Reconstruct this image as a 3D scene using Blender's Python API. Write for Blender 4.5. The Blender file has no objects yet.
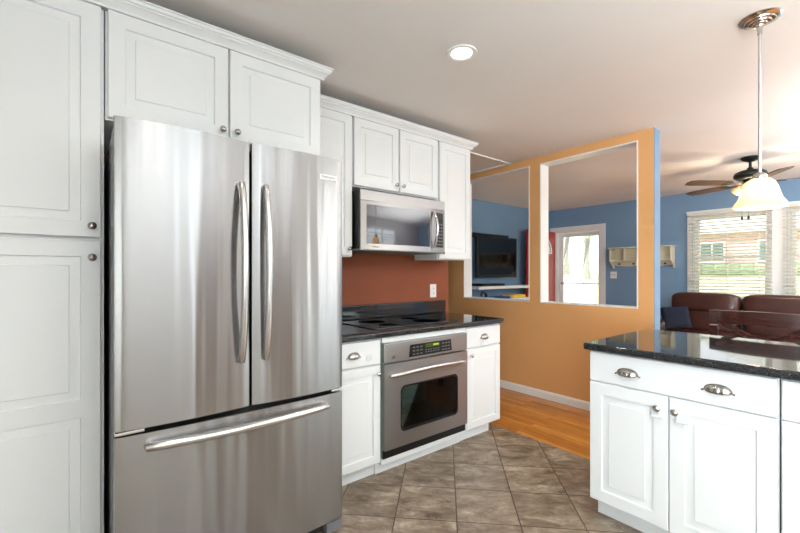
import bpy, bmesh, math, random
from mathutils import Vector, Matrix
random.seed(7)
PI = math.pi
sc = bpy.context.scene
COL = sc.collection

# ------------------------------------------------------------------ camera
cam_d = bpy.data.cameras.new('camera')
cam_d.sensor_width = 36.0
cam_d.lens = 36.0 * 400.435 / 800.0
cam_d.shift_x = -1.0 / 800.0
cam_d.shift_y = 6.75 / 800.0
cam_d.clip_start = 0.02
cam = bpy.data.objects.new('camera', cam_d)
cam.location = (0, 0, 1.254)
cam.rotation_euler = (math.radians(90), 0, math.radians(51.195))
COL.objects.link(cam)
sc.camera = cam

# ------------------------------------------------------------------ sky, exposure, daylight
sc.view_settings.view_transform = 'Standard'
sc.view_settings.look = 'None'
sc.view_settings.exposure = 0.16
sc.view_settings.gamma = 1.0
sc.view_settings.use_curve_mapping = False
W = bpy.data.worlds.new('sky'); sc.world = W; W.use_nodes = True
wn = W.node_tree.nodes; wl = W.node_tree.links
bg = wn['Background']
bg.inputs['Color'].default_value = (0.88, 0.94, 1.0, 1)
bg.inputs['Strength'].default_value = 2.6

def area(name, loc, rot, sx, sy, power, color=(1, 1, 1)):
    d = bpy.data.lights.new(name, 'AREA'); d.shape = 'RECTANGLE'
    d.size = sx; d.size_y = sy; d.energy = power; d.color = color
    o = bpy.data.objects.new(name, d); o.location = loc; o.rotation_euler = rot
    COL.objects.link(o); return o
# daylight entering by the windows beside and behind the camera
DAY = (0.84, 0.93, 1.0)
area('daylight_kitchen_side', (3.13, 1.15, 1.45), (0, math.radians(90), 0), 1.7, 0.5, 5, DAY)
area('daylight_living_side', (3.13, 4.5, 1.6), (0, math.radians(90), 0), 1.3, 1.5, 22, DAY)
area('daylight_behind_camera', (1.8, -1.63, 1.4), (math.radians(90), 0, 0), 1.8, 1.7, 170, DAY).data.spread = math.radians(110)
# added fill lamps aimed up at both ceilings, standing in for bounced flash
area('ceiling_fill_kitchen', (1.3, 0.8, 1.85), (math.radians(180), 0, 0), 2.2, 2.2, 84, (0.85, 0.93, 1.0))
area('ceiling_fill_living', (1.35, 4.8, 1.85), (math.radians(180), 0, 0), 2.4, 2.4, 168, (0.88, 0.94, 1.0))
sun_d = bpy.data.lights.new('sun', 'SUN'); sun_d.energy = 13.0; sun_d.angle = 0.05
sun = bpy.data.objects.new('sun', sun_d); sun.rotation_euler = (math.radians(45), 0, math.radians(-50)); COL.objects.link(sun)

# ------------------------------------------------------------------ colour + material helpers
def lin(c): return c / 12.92 if c <= 0.04045 else ((c + 0.055) / 1.055) ** 2.4
def rgb(r, g, b): return (lin(r / 255), lin(g / 255), lin(b / 255), 1)
def mat(name, col=(0.8, 0.8, 0.8, 1), rough=0.5, metal=0.0, noise=0.0, nscale=8.0, bump=0.0, bscale=60.0,
        coat=0.0, emit=None, estr=0.0, spec=0.5, stretch=None):
    m = bpy.data.materials.new(name); m.use_nodes = True
    nt = m.node_tree; n = nt.nodes; l = nt.links; p = n['Principled BSDF']
    p.inputs['Base Color'].default_value = col
    p.inputs['Roughness'].default_value = rough
    p.inputs['Metallic'].default_value = metal
    p.inputs['Specular IOR Level'].default_value = spec
    p.inputs['Coat Weight'].default_value = coat
    p.inputs['Coat Roughness'].default_value = 0.05
    if emit:
        p.inputs['Emission Color'].default_value = emit; p.inputs['Emission Strength'].default_value = estr
    tc = n.new('ShaderNodeTexCoord'); src = tc.outputs['Object']
    if stretch:
        mp = n.new('ShaderNodeMapping'); mp.inputs['Scale'].default_value = stretch
        l.new(src, mp.inputs['Vector']); src = mp.outputs['Vector']
    if noise > 0:
        t = n.new('ShaderNodeTexNoise'); t.inputs['Scale'].default_value = nscale; t.inputs['Detail'].default_value = 4
        l.new(src, t.inputs['Vector'])
        r = n.new('ShaderNodeValToRGB')
        r.color_ramp.elements[0].position = 0.3; r.color_ramp.elements[1].position = 0.7
        r.color_ramp.elements[0].color = tuple(max(0, c * (1 - noise)) for c in col[:3]) + (1,)
        r.color_ramp.elements[1].color = tuple(min(1, c * (1 + noise)) for c in col[:3]) + (1,)
        l.new(t.outputs['Fac'], r.inputs['Fac']); l.new(r.outputs['Color'], p.inputs['Base Color'])
    if bump > 0:
        t = n.new('ShaderNodeTexNoise'); t.inputs['Scale'].default_value = bscale; t.inputs['Detail'].default_value = 3
        l.new(src, t.inputs['Vector'])
        b = n.new('ShaderNodeBump'); b.inputs['Strength'].default_value = bump; b.inputs['Distance'].default_value = 0.002
        l.new(t.outputs['Fac'], b.inputs['Height']); l.new(b.outputs['Normal'], p.inputs['Normal'])
    return m

def steel_mat(name, col, rough, aniso, wavy=False):
    """brushed stainless: long fine grain, highlight stretched across the grain"""
    m = mat(name, col, rough, 1.0)
    nt = m.node_tree; n = nt.nodes; l = nt.links; p = n['Principled BSDF']
    p.inputs['Anisotropic'].default_value = aniso; p.inputs['Anisotropic Rotation'].default_value = 0.25
    tg = n.new('ShaderNodeTangent'); tg.direction_type = 'RADIAL'; tg.axis = 'Z'
    l.new(tg.outputs['Tangent'], p.inputs['Tangent'])
    tc = n.new('ShaderNodeTexCoord'); mp = n.new('ShaderNodeMapping')
    mp.inputs['Scale'].default_value = (2.0, 2.0, 260.0)
    l.new(tc.outputs['Object'], mp.inputs['Vector'])
    t = n.new('ShaderNodeTexNoise'); t.inputs['Scale'].default_value = 3; t.inputs['Detail'].default_value = 3
    l.new(mp.outputs['Vector'], t.inputs['Vector'])
    r = n.new('ShaderNodeMapRange'); r.inputs['To Min'].default_value = rough * 0.97; r.inputs['To Max'].default_value = rough * 1.03
    l.new(t.outputs['Fac'], r.inputs['Value']); l.new(r.outputs['Result'], p.inputs['Roughness'])
    if wavy:      # sheet steel is never quite flat: faint waves across its width
        m2 = n.new('ShaderNodeMapping'); m2.inputs['Scale'].default_value = (6.5, 0.5, 0.3); l.new(tc.outputs['Object'], m2.inputs['Vector'])
        t2 = n.new('ShaderNodeTexNoise'); t2.inputs['Scale'].default_value = 1.0; t2.inputs['Detail'].default_value = 2
        l.new(m2.outputs['Vector'], t2.inputs['Vector'])
        b = n.new('ShaderNodeBump'); b.inputs['Strength'].default_value = 1.0; b.inputs['Distance'].default_value = 0.012
        l.new(t2.outputs['Fac'], b.inputs['Height']); l.new(b.outputs['Normal'], p.inputs['Normal'])
    return m

def granite_mat():
    m = mat('polished_dark_granite', rgb(30, 31, 32), 0.05, 0.0, spec=0.6)
    nt = m.node_tree; n = nt.nodes; l = nt.links; p = n['Principled BSDF']
    tc = n.new('ShaderNodeTexCoord')
    v = n.new('ShaderNodeTexVoronoi'); v.inputs['Scale'].default_value = 220
    l.new(tc.outputs['Object'], v.inputs['Vector'])
    no = n.new('ShaderNodeTexNoise'); no.inputs['Scale'].default_value = 210; no.inputs['Detail'].default_value = 6
    l.new(tc.outputs['Object'], no.inputs['Vector'])
    r = n.new('ShaderNodeValToRGB'); e = r.color_ramp.elements
    e[0].position = 0.40; e[0].color = rgb(20, 21, 22)
    e[1].position = 0.85; e[1].color = rgb(96, 98, 96)
    x = r.color_ramp.elements.new(0.56); x.color = rgb(46, 48, 50)
    l.new(no.outputs['Fac'], r.inputs['Fac'])
    r2 = n.new('ShaderNodeValToRGB'); r2.color_ramp.elements[0].position = 0.93; r2.color_ramp.elements[1].position = 1.0
    r2.color_ramp.elements[0].color = (0, 0, 0, 1); r2.color_ramp.elements[1].color = (0.25, 0.25, 0.22, 1)
    l.new(v.outputs['Color'], r2.inputs['Fac'])
    mx = n.new('ShaderNodeMix'); mx.data_type = 'RGBA'; mx.blend_type = 'ADD'; mx.inputs['Factor'].default_value = 1
    l.new(r.outputs['Color'], mx.inputs['A']); l.new(r2.outputs['Color'], mx.inputs['B'])
    l.new(mx.outputs['Result'], p.inputs['Base Color'])
    return m

def tile_mat():
    m = mat('brown_slate_floor_tile', rgb(120, 105, 90), 0.32)
    nt = m.node_tree; n = nt.nodes; l = nt.links; p = n['Principled BSDF']
    tc = n.new('ShaderNodeTexCoord'); mp = n.new('ShaderNodeMapping')
    mp.inputs['Rotation'].default_value = (0, 0, -PI / 4); mp.inputs['Location'].default_value = (-0.0622, -0.1518, 0)
    l.new(tc.outputs['Object'], mp.inputs['Vector'])
    b = n.new('ShaderNodeTexBrick'); b.offset = 0; b.squash = 1
    b.inputs['Scale'].default_value = 1; b.inputs['Brick Width'].default_value = 0.3147; b.inputs['Row Height'].default_value = 0.3147
    b.inputs['Mortar Size'].default_value = 0.0035; b.inputs['Mortar Smooth'].default_value = 0.3
    b.inputs['Color1'].default_value = (0.25, 0.25, 0.25, 1); b.inputs['Color2'].default_value = (0.75, 0.75, 0.75, 1)
    b.inputs['Mortar'].default_value = (0.5, 0.5, 0.5, 1)
    l.new(mp.outputs['Vector'], b.inputs['Vector'])
    # each tile gets its own veining: shift the noise by the tile's random value
    ad = n.new('ShaderNodeVectorMath'); ad.operation = 'MULTIPLY_ADD'
    l.new(b.outputs['Color'], ad.inputs[0]); ad.inputs[1].default_value = (9, 5, 3); l.new(mp.outputs['Vector'], ad.inputs[2])
    st = n.new('ShaderNodeMapping'); st.inputs['Scale'].default_value = (1.0, 2.0, 1.0); l.new(ad.outputs['Vector'], st.inputs['Vector'])
    t = n.new('ShaderNodeTexNoise'); t.inputs['Scale'].default_value = 6.5; t.inputs['Detail'].default_value = 9
    t.inputs['Roughness'].default_value = 0.74; t.inputs['Distortion'].default_value = 0.45
    l.new(st.outputs['Vector'], t.inputs['Vector'])
    r = n.new('ShaderNodeValToRGB'); e = r.color_ramp.elements
    e[0].position = 0.32; e[0].color = rgb(84, 66, 50)
    e[1].position = 0.67; e[1].color = rgb(196, 182, 164)
    x = e.new(0.47); x.color = rgb(134, 118, 101)
    x = e.new(0.56); x.color = rgb(156, 141, 123)
    l.new(t.outputs['Fac'], r.inputs['Fac'])
    sv = n.new('ShaderNodeMix'); sv.data_type = 'RGBA'; sv.blend_type = 'OVERLAY'; sv.inputs['Factor'].default_value = 0.22
    l.new(r.outputs['Color'], sv.inputs['A']); l.new(b.outputs['Color'], sv.inputs['B'])
    mx = n.new('ShaderNodeMix'); mx.data_type = 'RGBA'
    l.new(b.outputs['Fac'], mx.inputs['Factor']); l.new(sv.outputs['Result'], mx.inputs['A']); mx.inputs['B'].default_value = rgb(70, 60, 51)
    l.new(mx.outputs['Result'], p.inputs['Base Color'])
    rr = n.new('ShaderNodeMapRange'); rr.inputs['To Min'].default_value = 0.22; rr.inputs['To Max'].default_value = 0.5
    l.new(t.outputs['Fac'], rr.inputs['Value']); l.new(rr.outputs['Result'], p.inputs['Roughness'])
    sub = n.new('ShaderNodeMath'); sub.operation = 'MULTIPLY_ADD'; sub.inputs[1].default_value = -1.2
    l.new(b.outputs['Fac'], sub.inputs[0]); l.new(t.outputs['Fac'], sub.inputs[2])
    bp = n.new('ShaderNodeBump'); bp.inputs['Strength'].default_value = 0.35; bp.inputs['Distance'].default_value = 0.004
    l.new(sub.outputs['Value'], bp.inputs['Height']); l.new(bp.outputs['Normal'], p.inputs['Normal'])
    return m

def wood_floor_mat():
    m = mat('golden_oak_strip_floor', rgb(190, 120, 55), 0.28, spec=0.5)
    nt = m.node_tree; n = nt.nodes; l = nt.links; p = n['Principled BSDF']
    tc = n.new('ShaderNodeTexCoord')
    b = n.new('ShaderNodeTexBrick'); b.offset = 0.37; b.squash = 1
    b.inputs['Scale'].default_value = 1; b.inputs['Brick Width'].default_value = 0.95; b.inputs['Row Height'].default_value = 0.057
    b.inputs['Mortar Size'].default_value = 0.0008; b.inputs['Bias'].default_value = -0.1
    b.inputs['Color1'].default_value = rgb(196, 124, 48); b.inputs['Color2'].default_value = rgb(232, 166, 82)
    b.inputs['Mortar'].default_value = rgb(110, 60, 22)
    l.new(tc.outputs['Object'], b.inputs['Vector'])
    mp = n.new('ShaderNodeMapping'); mp.inputs['Scale'].default_value = (1.5, 22, 1); l.new(tc.outputs['Object'], mp.inputs['Vector'])
    t = n.new('ShaderNodeTexNoise'); t.inputs['Scale'].default_value = 3; t.inputs['Detail'].default_value = 6; t.inputs['Distortion'].default_value = 0.6
    l.new(mp.outputs['Vector'], t.inputs['Vector'])
    r = n.new('ShaderNodeValToRGB'); r.color_ramp.elements[0].position = 0.3; r.color_ramp.elements[0].color = (0.62, 0.55, 0.48, 1)
    r.color_ramp.elements[1].position = 0.65; r.color_ramp.elements[1].color = (1, 1, 1, 1)
    l.new(t.outputs['Fac'], r.inputs['Fac'])
    mx = n.new('ShaderNodeMix'); mx.data_type = 'RGBA'; mx.blend_type = 'MULTIPLY'; mx.inputs['Factor'].default_value = 1
    l.new(b.outputs['Color'], mx.inputs['A']); l.new(r.outputs['Color'], mx.inputs['B'])
    l.new(mx.outputs['Result'], p.inputs['Base Color'])
    return m

def glass_mat(name, tint=(0.97, 0.98, 0.98, 1)):
    m = bpy.data.materials.new(name); m.use_nodes = True
    nt = m.node_tree; n = nt.nodes; l = nt.links; n.clear()
    out = n.new('ShaderNodeOutputMaterial'); tr = n.new('ShaderNodeBsdfTransparent'); tr.inputs['Color'].default_value = tint
    gl = n.new('ShaderNodeBsdfGlossy'); gl.inputs['Roughness'].default_value = 0.02
    fr = n.new('ShaderNodeFresnel'); fr.inputs['IOR'].default_value = 1.45
    mx = n.new('ShaderNodeMixShader')
    l.new(fr.outputs['Fac'], mx.inputs['Fac']); l.new(tr.outputs[0], mx.inputs[1]); l.new(gl.outputs[0], mx.inputs[2])
    l.new(mx.outputs[0], out.inputs['Surface']); return m

def brick_wall_mat():
    m = mat('pinkish_brick', rgb(190, 140, 125), 0.9)
    nt = m.node_tree; n = nt.nodes; l = nt.links; p = n['Principled BSDF']
    tc = n.new('ShaderNodeTexCoord'); mp = n.new('ShaderNodeMapping'); mp.inputs['Rotation'].default_value = (PI / 2, 0, 0)
    l.new(tc.outputs['Object'], mp.inputs['Vector'])
    b = n.new('ShaderNodeTexBrick'); b.inputs['Scale'].default_value = 1; b.inputs['Brick Width'].default_value = 0.22; b.inputs['Row Height'].default_value = 0.08
    b.inputs['Mortar Size'].default_value = 0.006
    b.inputs['Color1'].default_value = rgb(206, 162, 150); b.inputs['Color2'].default_value = rgb(190, 146, 136); b.inputs['Mortar'].default_value = rgb(205, 195, 188)
    l.new(mp.outputs['Vector'], b.inputs['Vector']); l.new(b.outputs['Color'], p.inputs['Base Color'])
    return m

MT = dict(
    cab=mat('white_cabinet_paint', rgb(235, 238, 238), 0.34, noise=0.012, nscale=3, spec=0.5),
    trim=mat('white_trim_paint', rgb(240, 240, 238), 0.4, noise=0.015, nscale=4),
    ceil=mat('flat_ceiling_paint', rgb(240, 237, 233), 0.95, noise=0.02, nscale=1.2, bump=0.08, bscale=160, spec=0.2),
    orange=mat('caramel_orange_wall_paint', rgb(228, 172, 112), 0.75, noise=0.03, nscale=2, bump=0.08, bscale=170, spec=0.3),
    rust=mat('rust_brown_wall_paint', rgb(146, 80, 52), 0.6, noise=0.04, nscale=3, bump=0.08, bscale=170, spec=0.3),
    blue=mat('denim_blue_wall_paint', rgb(122, 152, 180), 0.75, noise=0.03, nscale=2, bump=0.08, bscale=170, spec=0.3),
    beige=mat('warm_beige_wall_paint', rgb(204, 202, 200), 0.8, noise=0.03, nscale=2, spec=0.3),
    steel=steel_mat('brushed_stainless_steel', (0.37, 0.37, 0.37, 1), 0.24, 0.97, wavy=True),
    steel2=steel_mat('brushed_stainless_trim', (0.40, 0.39, 0.38, 1), 0.34, 0.7),
    bar=mat('satin_steel_handle', (0.70, 0.69, 0.68, 1), 0.24, 1.0, noise=0.03, nscale=30),
    nickel=mat('brushed_nickel', (0.52, 0.50, 0.47, 1), 0.22, 1.0, noise=0.05, nscale=40),
    grey=mat('grey_painted_fridge_side', rgb(112, 112, 116), 0.45, noise=0.02, nscale=5),
    gasket=mat('dark_rubber_gasket', rgb(30, 30, 32), 0.6, noise=0.1, nscale=20),
    black=mat('black_plastic', rgb(16, 16, 18), 0.3, noise=0.1, nscale=20),
    cavity=mat('lightened_enamel', rgb(140, 165, 160), 0.45, noise=0.1, nscale=10),  # enamel colour lightened to stand in for light inside the oven
    bglass=mat('black_ceramic_glass', rgb(10, 10, 11), 0.03, noise=0.05, nscale=40, spec=0.6),
    dglass=glass_mat('tinted_oven_glass', (0.72, 0.84, 0.82, 1)),
    mglass=mat('dark_microwave_glass', rgb(34, 32, 42), 0.04, noise=0.08, nscale=9, spec=0.9),
    granite=granite_mat(), tile=tile_mat(), wood=wood_floor_mat(), glass=glass_mat('window_glass'),
    tvs=mat('tv_screen', rgb(12, 12, 13), 0.07, noise=0.05, nscale=5, spec=0.7),
    green=mat('green_display', rgb(40, 60, 20), 0.3, noise=0.05, nscale=50, emit=rgb(100, 120, 30), estr=0.3),
    btn=mat('grey_button_print', rgb(120, 124, 128), 0.5, noise=0.05, nscale=50),
    plate=mat('white_plastic', rgb(240, 240, 238), 0.35, noise=0.01, nscale=10),
    latch=mat('translucent_white_plastic', rgb(226, 230, 234), 0.25, noise=0.02, nscale=20),
    slot=mat('outlet_slot_dark', rgb(60, 58, 55), 0.6, noise=0.05, nscale=20),
    red=mat('barn_red_door_paint', rgb(178, 42, 44), 0.4, noise=0.03, nscale=4),
    blind0=mat('white_faux_wood_blind', rgb(244, 242, 236), 0.5, noise=0.02, nscale=6),
    cream=mat('cream_shelf_paint', rgb(222, 214, 188), 0.55, noise=0.04, nscale=8),
    bronze=mat('oil_rubbed_bronze', rgb(44, 48, 46), 0.4, 0.6, noise=0.15, nscale=18),
    blade=mat('walnut_fan_blade', rgb(92, 60, 38), 0.4, noise=0.15, nscale=6, stretch=(1, 8, 1)),
    darkwood=mat('dark_cherry_wood', rgb(54, 25, 20), 0.22, noise=0.25, nscale=5, stretch=(1.5, 10, 10), coat=0.4),
    leather=mat('brown_leather', rgb(66, 35, 28), 0.3, noise=0.22, nscale=5, bump=0.35, bscale=55, spec=0.6),
    navy=mat('navy_pillow_fabric', rgb(14, 26, 48), 0.85, noise=0.15, nscale=30, bump=0.3, bscale=240),
    yellow=mat('yellow_book_cover', rgb(238, 196, 26), 0.5, noise=0.04, nscale=10),
    bluebook=mat('blue_book_cover', rgb(26, 70, 150), 0.5, noise=0.04, nscale=10),
    paper=mat('book_pages', rgb(232, 226, 208), 0.9, noise=0.04, nscale=60),
    bulb=mat('frosted_lamp_bulb', (1, 1, 1, 1), 0.4, noise=0.0, emit=(1.0, 0.86, 0.66, 1), estr=16),
    spot=mat('recessed_lamp_face', (1, 1, 1, 1), 0.4, noise=0.0, emit=(1.0, 0.90, 0.74, 1), estr=14),
    grass=mat('lawn_grass', rgb(168, 172, 124), 0.95, noise=0.18, nscale=1.5),
    brick=brick_wall_mat(),
    roof=mat('grey_roof_shingle', rgb(190, 188, 188), 0.9, noise=0.12, nscale=8),
    bark=mat('tree_bark', rgb(196, 192, 186), 0.95, noise=0.2, nscale=12),
    leaf=mat('pale_green_leaves', rgb(126, 150, 110), 0.9, noise=0.25, nscale=9),
    fence=mat('pale_fence_wood', rgb(220, 214, 190), 0.8, noise=0.08, nscale=6),
    pave=mat('asphalt', rgb(140, 140, 142), 0.9, noise=0.1, nscale=20),
)
def shade_glass():
    m = mat('alabaster_glass', rgb(250, 232, 200), 0.35, noise=0.08, nscale=9)
    p = m.node_tree.nodes['Principled BSDF']
    p.inputs['Subsurface Weight'].default_value = 0.0
    nt = m.node_tree; n = nt.nodes; l = nt.links
    tl = n.new('ShaderNodeBsdfTranslucent'); tl.inputs['Color'].default_value = rgb(255, 236, 204)
    mx = n.new('ShaderNodeMixShader'); mx.inputs['Fac'].default_value = 0.6
    out = n['Material Output']
    l.new(p.outputs[0], mx.inputs[1]); l.new(tl.outputs[0], mx.inputs[2]); l.new(mx.outputs[0], out.inputs['Surface'])
    return m
MT['shade'] = shade_glass()
def blind_mat():
    m = mat('white_translucent_slat', rgb(246, 244, 238), 0.5, noise=0.02, nscale=6)
    nt = m.node_tree; n = nt.nodes; l = nt.links
    tl = n.new('ShaderNodeBsdfTranslucent'); tl.inputs['Color'].default_value = rgb(246, 243, 234)
    mx = n.new('ShaderNodeMixShader'); mx.inputs['Fac'].default_value = 0.4
    l.new(n['Principled BSDF'].outputs[0], mx.inputs[1]); l.new(tl.outputs[0], mx.inputs[2]); l.new(mx.outputs[0], n['Material Output'].inputs['Surface'])
    return m
MT['blind'] = blind_mat()

# ------------------------------------------------------------------ mesh helpers
class MB:
    def __init__(s): s.bm = bmesh.new()
    def box(s, x0, x1, y0, y1, z0, z1, bev=0.0, seg=2, M=None):
        mt = Matrix.Translation(((x0 + x1) / 2, (y0 + y1) / 2, (z0 + z1) / 2)) @ Matrix.Diagonal((abs(x1 - x0), abs(y1 - y0), abs(z1 - z0), 1))
        r = bmesh.ops.create_cube(s.bm, size=1.0, matrix=(M @ mt) if M else mt)
        if bev > 0:
            vs = set(r['verts']); es = [e for e in s.bm.edges if e.verts[0] in vs and e.verts[1] in vs]
            bmesh.ops.bevel(s.bm, geom=es, offset=bev, segments=seg, profile=0.5, affect='EDGES')
        return s
    def cyl(s, p0, p1, r0, r1=None, n=16, cap=True):
        r1 = r0 if r1 is None else r1
        p0 = Vector(p0); p1 = Vector(p1); d = p1 - p0
        q = d.to_track_quat('Z', 'Y').to_matrix().to_4x4()
        bmesh.ops.create_cone(s.bm, cap_ends=cap, segments=n, radius1=r0, radius2=r1, depth=d.length,
                              matrix=Matrix.Translation((p0 + p1) / 2) @ q)
        return s
    def lathe(s, prof, c=(0, 0, 0), axis='Z', n=24, wave=None):
        """prof: list of (radius, height) turned about the axis through c"""
        c = Vector(c); rings = []
        for (r, h) in prof:
            ring = []
            for k in range(n):
                a = 2 * PI * k / n
                rr = r * (wave(a, h) if wave else 1)
                if axis == 'Z': v = Vector((rr * math.cos(a), rr * math.sin(a), h))
                elif axis == 'Y': v = Vector((rr * math.cos(a), h, rr * math.sin(a)))
                else: v = Vector((h, rr * math.cos(a), rr * math.sin(a)))
                ring.append(s.bm.verts.new(c + v))
            rings.append(ring)
        for a, b in zip(rings, rings[1:]):
            for k in range(n):
                s.bm.faces.new((a[k], a[(k + 1) % n], b[(k + 1) % n], b[k]))
        if prof[0][0] > 1e-6: s.bm.faces.new(rings[0])
        if prof[-1][0] > 1e-6: s.bm.faces.new(rings[-1])
        return s
    def tube(s, pts, r, n=10, sx=1.0, cap=True, up=(0, 0, 1)):
        """sweep a circle (or an ellipse, sx = flattening along 'up') along pts"""
        pts = [Vector(p) for p in pts]; rings = []
        for i, p in enumerate(pts):
            t = (pts[min(i + 1, len(pts) - 1)] - pts[max(i - 1, 0)]).normalized()
            u = Vector(up); u = (u - t * u.dot(t))
            u = u.normalized() if u.length > 1e-5 else t.orthogonal().normalized()
            v = t.cross(u); ri = r[i] if isinstance(r, (list, tuple)) else r
            rings.append([s.bm.verts.new(p + u * (ri * sx * math.cos(2 * PI * k / n)) + v * (ri * math.sin(2 * PI * k / n))) for k in range(n)])
        for a, b in zip(rings, rings[1:]):
            for k in range(n): s.bm.faces.new((a[k], a[(k + 1) % n], b[(k + 1) % n], b[k]))
        if cap: s.bm.faces.new(rings[0]); s.bm.faces.new(rings[-1])
        return s
    def prism(s, poly, a, b, plane='XZ'):
        """extrude a closed 2-D outline between a and b along the third axis"""
        def P(q, t):
            return {'XZ': (q[0], t, q[1]), 'YZ': (t, q[0], q[1]), 'XY': (q[0], q[1], t)}[plane]
        A = [s.bm.verts.new(P(q, a)) for q in poly]; B = [s.bm.verts.new(P(q, b)) for q in poly]
        n = len(poly); s.bm.faces.new(A); s.bm.faces.new(B)
        for k in range(n): s.bm.faces.new((A[k], A[(k + 1) % n], B[(k + 1) % n], B[k]))
        return s
    def grid(s, f, nu, nv):
        V = [[s.bm.verts.new(f(i / nu, j / nv)) for j in range(nv + 1)] for i in range(nu + 1)]
        for i in range(nu):
            for j in range(nv): s.bm.faces.new((V[i][j], V[i + 1][j], V[i + 1][j + 1], V[i][j + 1]))
        return s
    def puff(s, c, dim, e=0.35, n=14, M=None, shape=None):
        """soft superellipsoid cushion"""
        c = Vector(c); pw = lambda v: math.copysign(abs(v) ** e, v)
        def f(u, v):
            a = -PI / 2 + PI * v; b = -PI + 2 * PI * u
            q = Vector((pw(math.cos(a)) * pw(math.cos(b)) * dim[0] / 2, pw(math.cos(a)) * pw(math.sin(b)) * dim[1] / 2, pw(math.sin(a)) * dim[2] / 2))
            if shape: q = shape(q)
            if M: q = M @ q
            return c + q
        s.grid(f, n * 2, n)
        return s
    def build(s, name, m, parent=None, smooth=35, loc=None):
        bmesh.ops.remove_doubles(s.bm, verts=s.bm.verts[:], dist=1e-6)
        bmesh.ops.recalc_face_normals(s.bm, faces=s.bm.faces[:])
        me = bpy.data.meshes.new(name); s.bm.to_mesh(me); s.bm.free()
        me.materials.append(m)
        if smooth:
            for p in me.polygons: p.use_smooth = True
            me.set_sharp_from_angle(angle=math.radians(smooth))
        o = bpy.data.objects.new(name, me); COL.objects.link(o)
        if smooth:
            wn_ = o.modifiers.new('weighted_normals', 'WEIGHTED_NORMAL'); wn_.keep_sharp = True
        if parent is not None: o.parent = parent
        if loc: o.location = loc
        return o

def tag(o, label=None, cat=None, group=None, kind=None):
    if label: o['label'] = label
    if cat: o['category'] = cat
    if group: o['group'] = group
    if kind: o['kind'] = kind
    return o
def thing(name, loc, rz, label, cat, group=None):
    o = bpy.data.objects.new(name, None); o.empty_display_size = 0.1
    o.location = loc; o.rotation_euler = (0, 0, rz); COL.objects.link(o)
    return tag(o, label, cat, group)
def struct(o): o['kind'] = 'structure'; return o
def place(o, loc, rz): o.location = loc; o.rotation_euler = (0, 0, rz); return o
def copy_tree(o, parent=None):
    c = o.copy(); COL.objects.link(c)
    if parent is not None: c.parent = parent
    for ch in list(o.children): copy_tree(ch, c)
    return c

def text(body, size, m, name, parent, loc, rot, ext=0.0006, label=None, align='CENTER'):
    cu = bpy.data.curves.new(name, 'FONT'); cu.body = body; cu.size = size; cu.extrude = ext; cu.align_x = align; cu.align_y = 'CENTER'
    cu.resolution_u = 3
    t = bpy.data.objects.new(name, cu); COL.objects.link(t)
    bpy.context.view_layer.update()
    me = bpy.data.meshes.new_from_object(t.evaluated_get(bpy.context.evaluated_depsgraph_get()))
    bpy.data.objects.remove(t)
    me.materials.clear(); me.materials.append(m)
    o = bpy.data.objects.new(name, me); COL.objects.link(o); o.parent = parent; o.location = loc; o.rotation_euler = rot
    if label: o['label'] = label
    return o

# ------------------------------------------------------------------ room shell
CE = 2.436
def wall(name, axis, p0, p1, a0, a1, holes, m, z1=CE):
    """slab between p0 and p1 across its thickness, a0..a1 along; holes = (a, b, z0, z1)"""
    w = MB(); hs = sorted(holes); cuts = sorted(set([a0, a1] + [v for h in hs for v in h[:2]]))
    for a, b in zip(cuts, cuts[1:]):
        hh = [h for h in hs if h[0] <= a + 1e-6 and h[1] >= b - 1e-6]
        spans = [(0, z1)]
        if hh:
            h = hh[0]; spans = []
            if h[2] > 0.001: spans.append((0, h[2]))
            if h[3] < z1: spans.append((h[3], z1))
        for z0_, z1_ in spans:
            if axis == 'X': w.box(a, b, p0, p1, z0_, z1_)      # runs along X
            else: w.box(p0, p1, a, b, z0_, z1_)
    return struct(w.build(name, m, smooth=0))

XL, XR, YB, YF, YT = -2.61, 3.0, -1.5, 7.0, 2.68     # kitchen wall, right wall, back, far wall, tile edge
XTV = -4.25
struct(MB().box(-4.4, 3.15, -1.65, YT, -0.12, 0).build('floor', MT['tile'], smooth=0))
struct(MB().box(-4.4, 3.15, YT, 7.15, -0.12, 0).build('floor', MT['wood'], smooth=0))
struct(MB().box(-4.4, 3.15, -1.65, 7.15, CE, CE + 0.15).build('ceiling', MT['ceil'], smooth=0))
wall('wall_left', 'Y', XL - 0.11, XL, -1.5, 2.66, [], MT['rust'])
wall('wall_front', 'X', -1.65, -1.5, -4.4, 3.15, [(0.8, 2.7, 0.55, 2.15)], MT['beige'])
wall('wall_right', 'Y', 3.0, 3.15, -1.5, 7.0, [(0.9, 1.4, 0.6, 2.2), (3.7, 5.3, 0.95, 2.25)], MT['beige'])
wall('wall_far', 'X', 7.0, 7.15, -4.4, 3.15, [(-4.07, -3.22, 0.0, 2.03), (-1.90, -1.04, 0.86, 2.10), (-0.89, -0.03, 0.86, 2.10)], MT['blue'])
wall('wall_television', 'Y', -4.40, XTV, -1.5, 7.0, [], MT['blue'])
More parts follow.
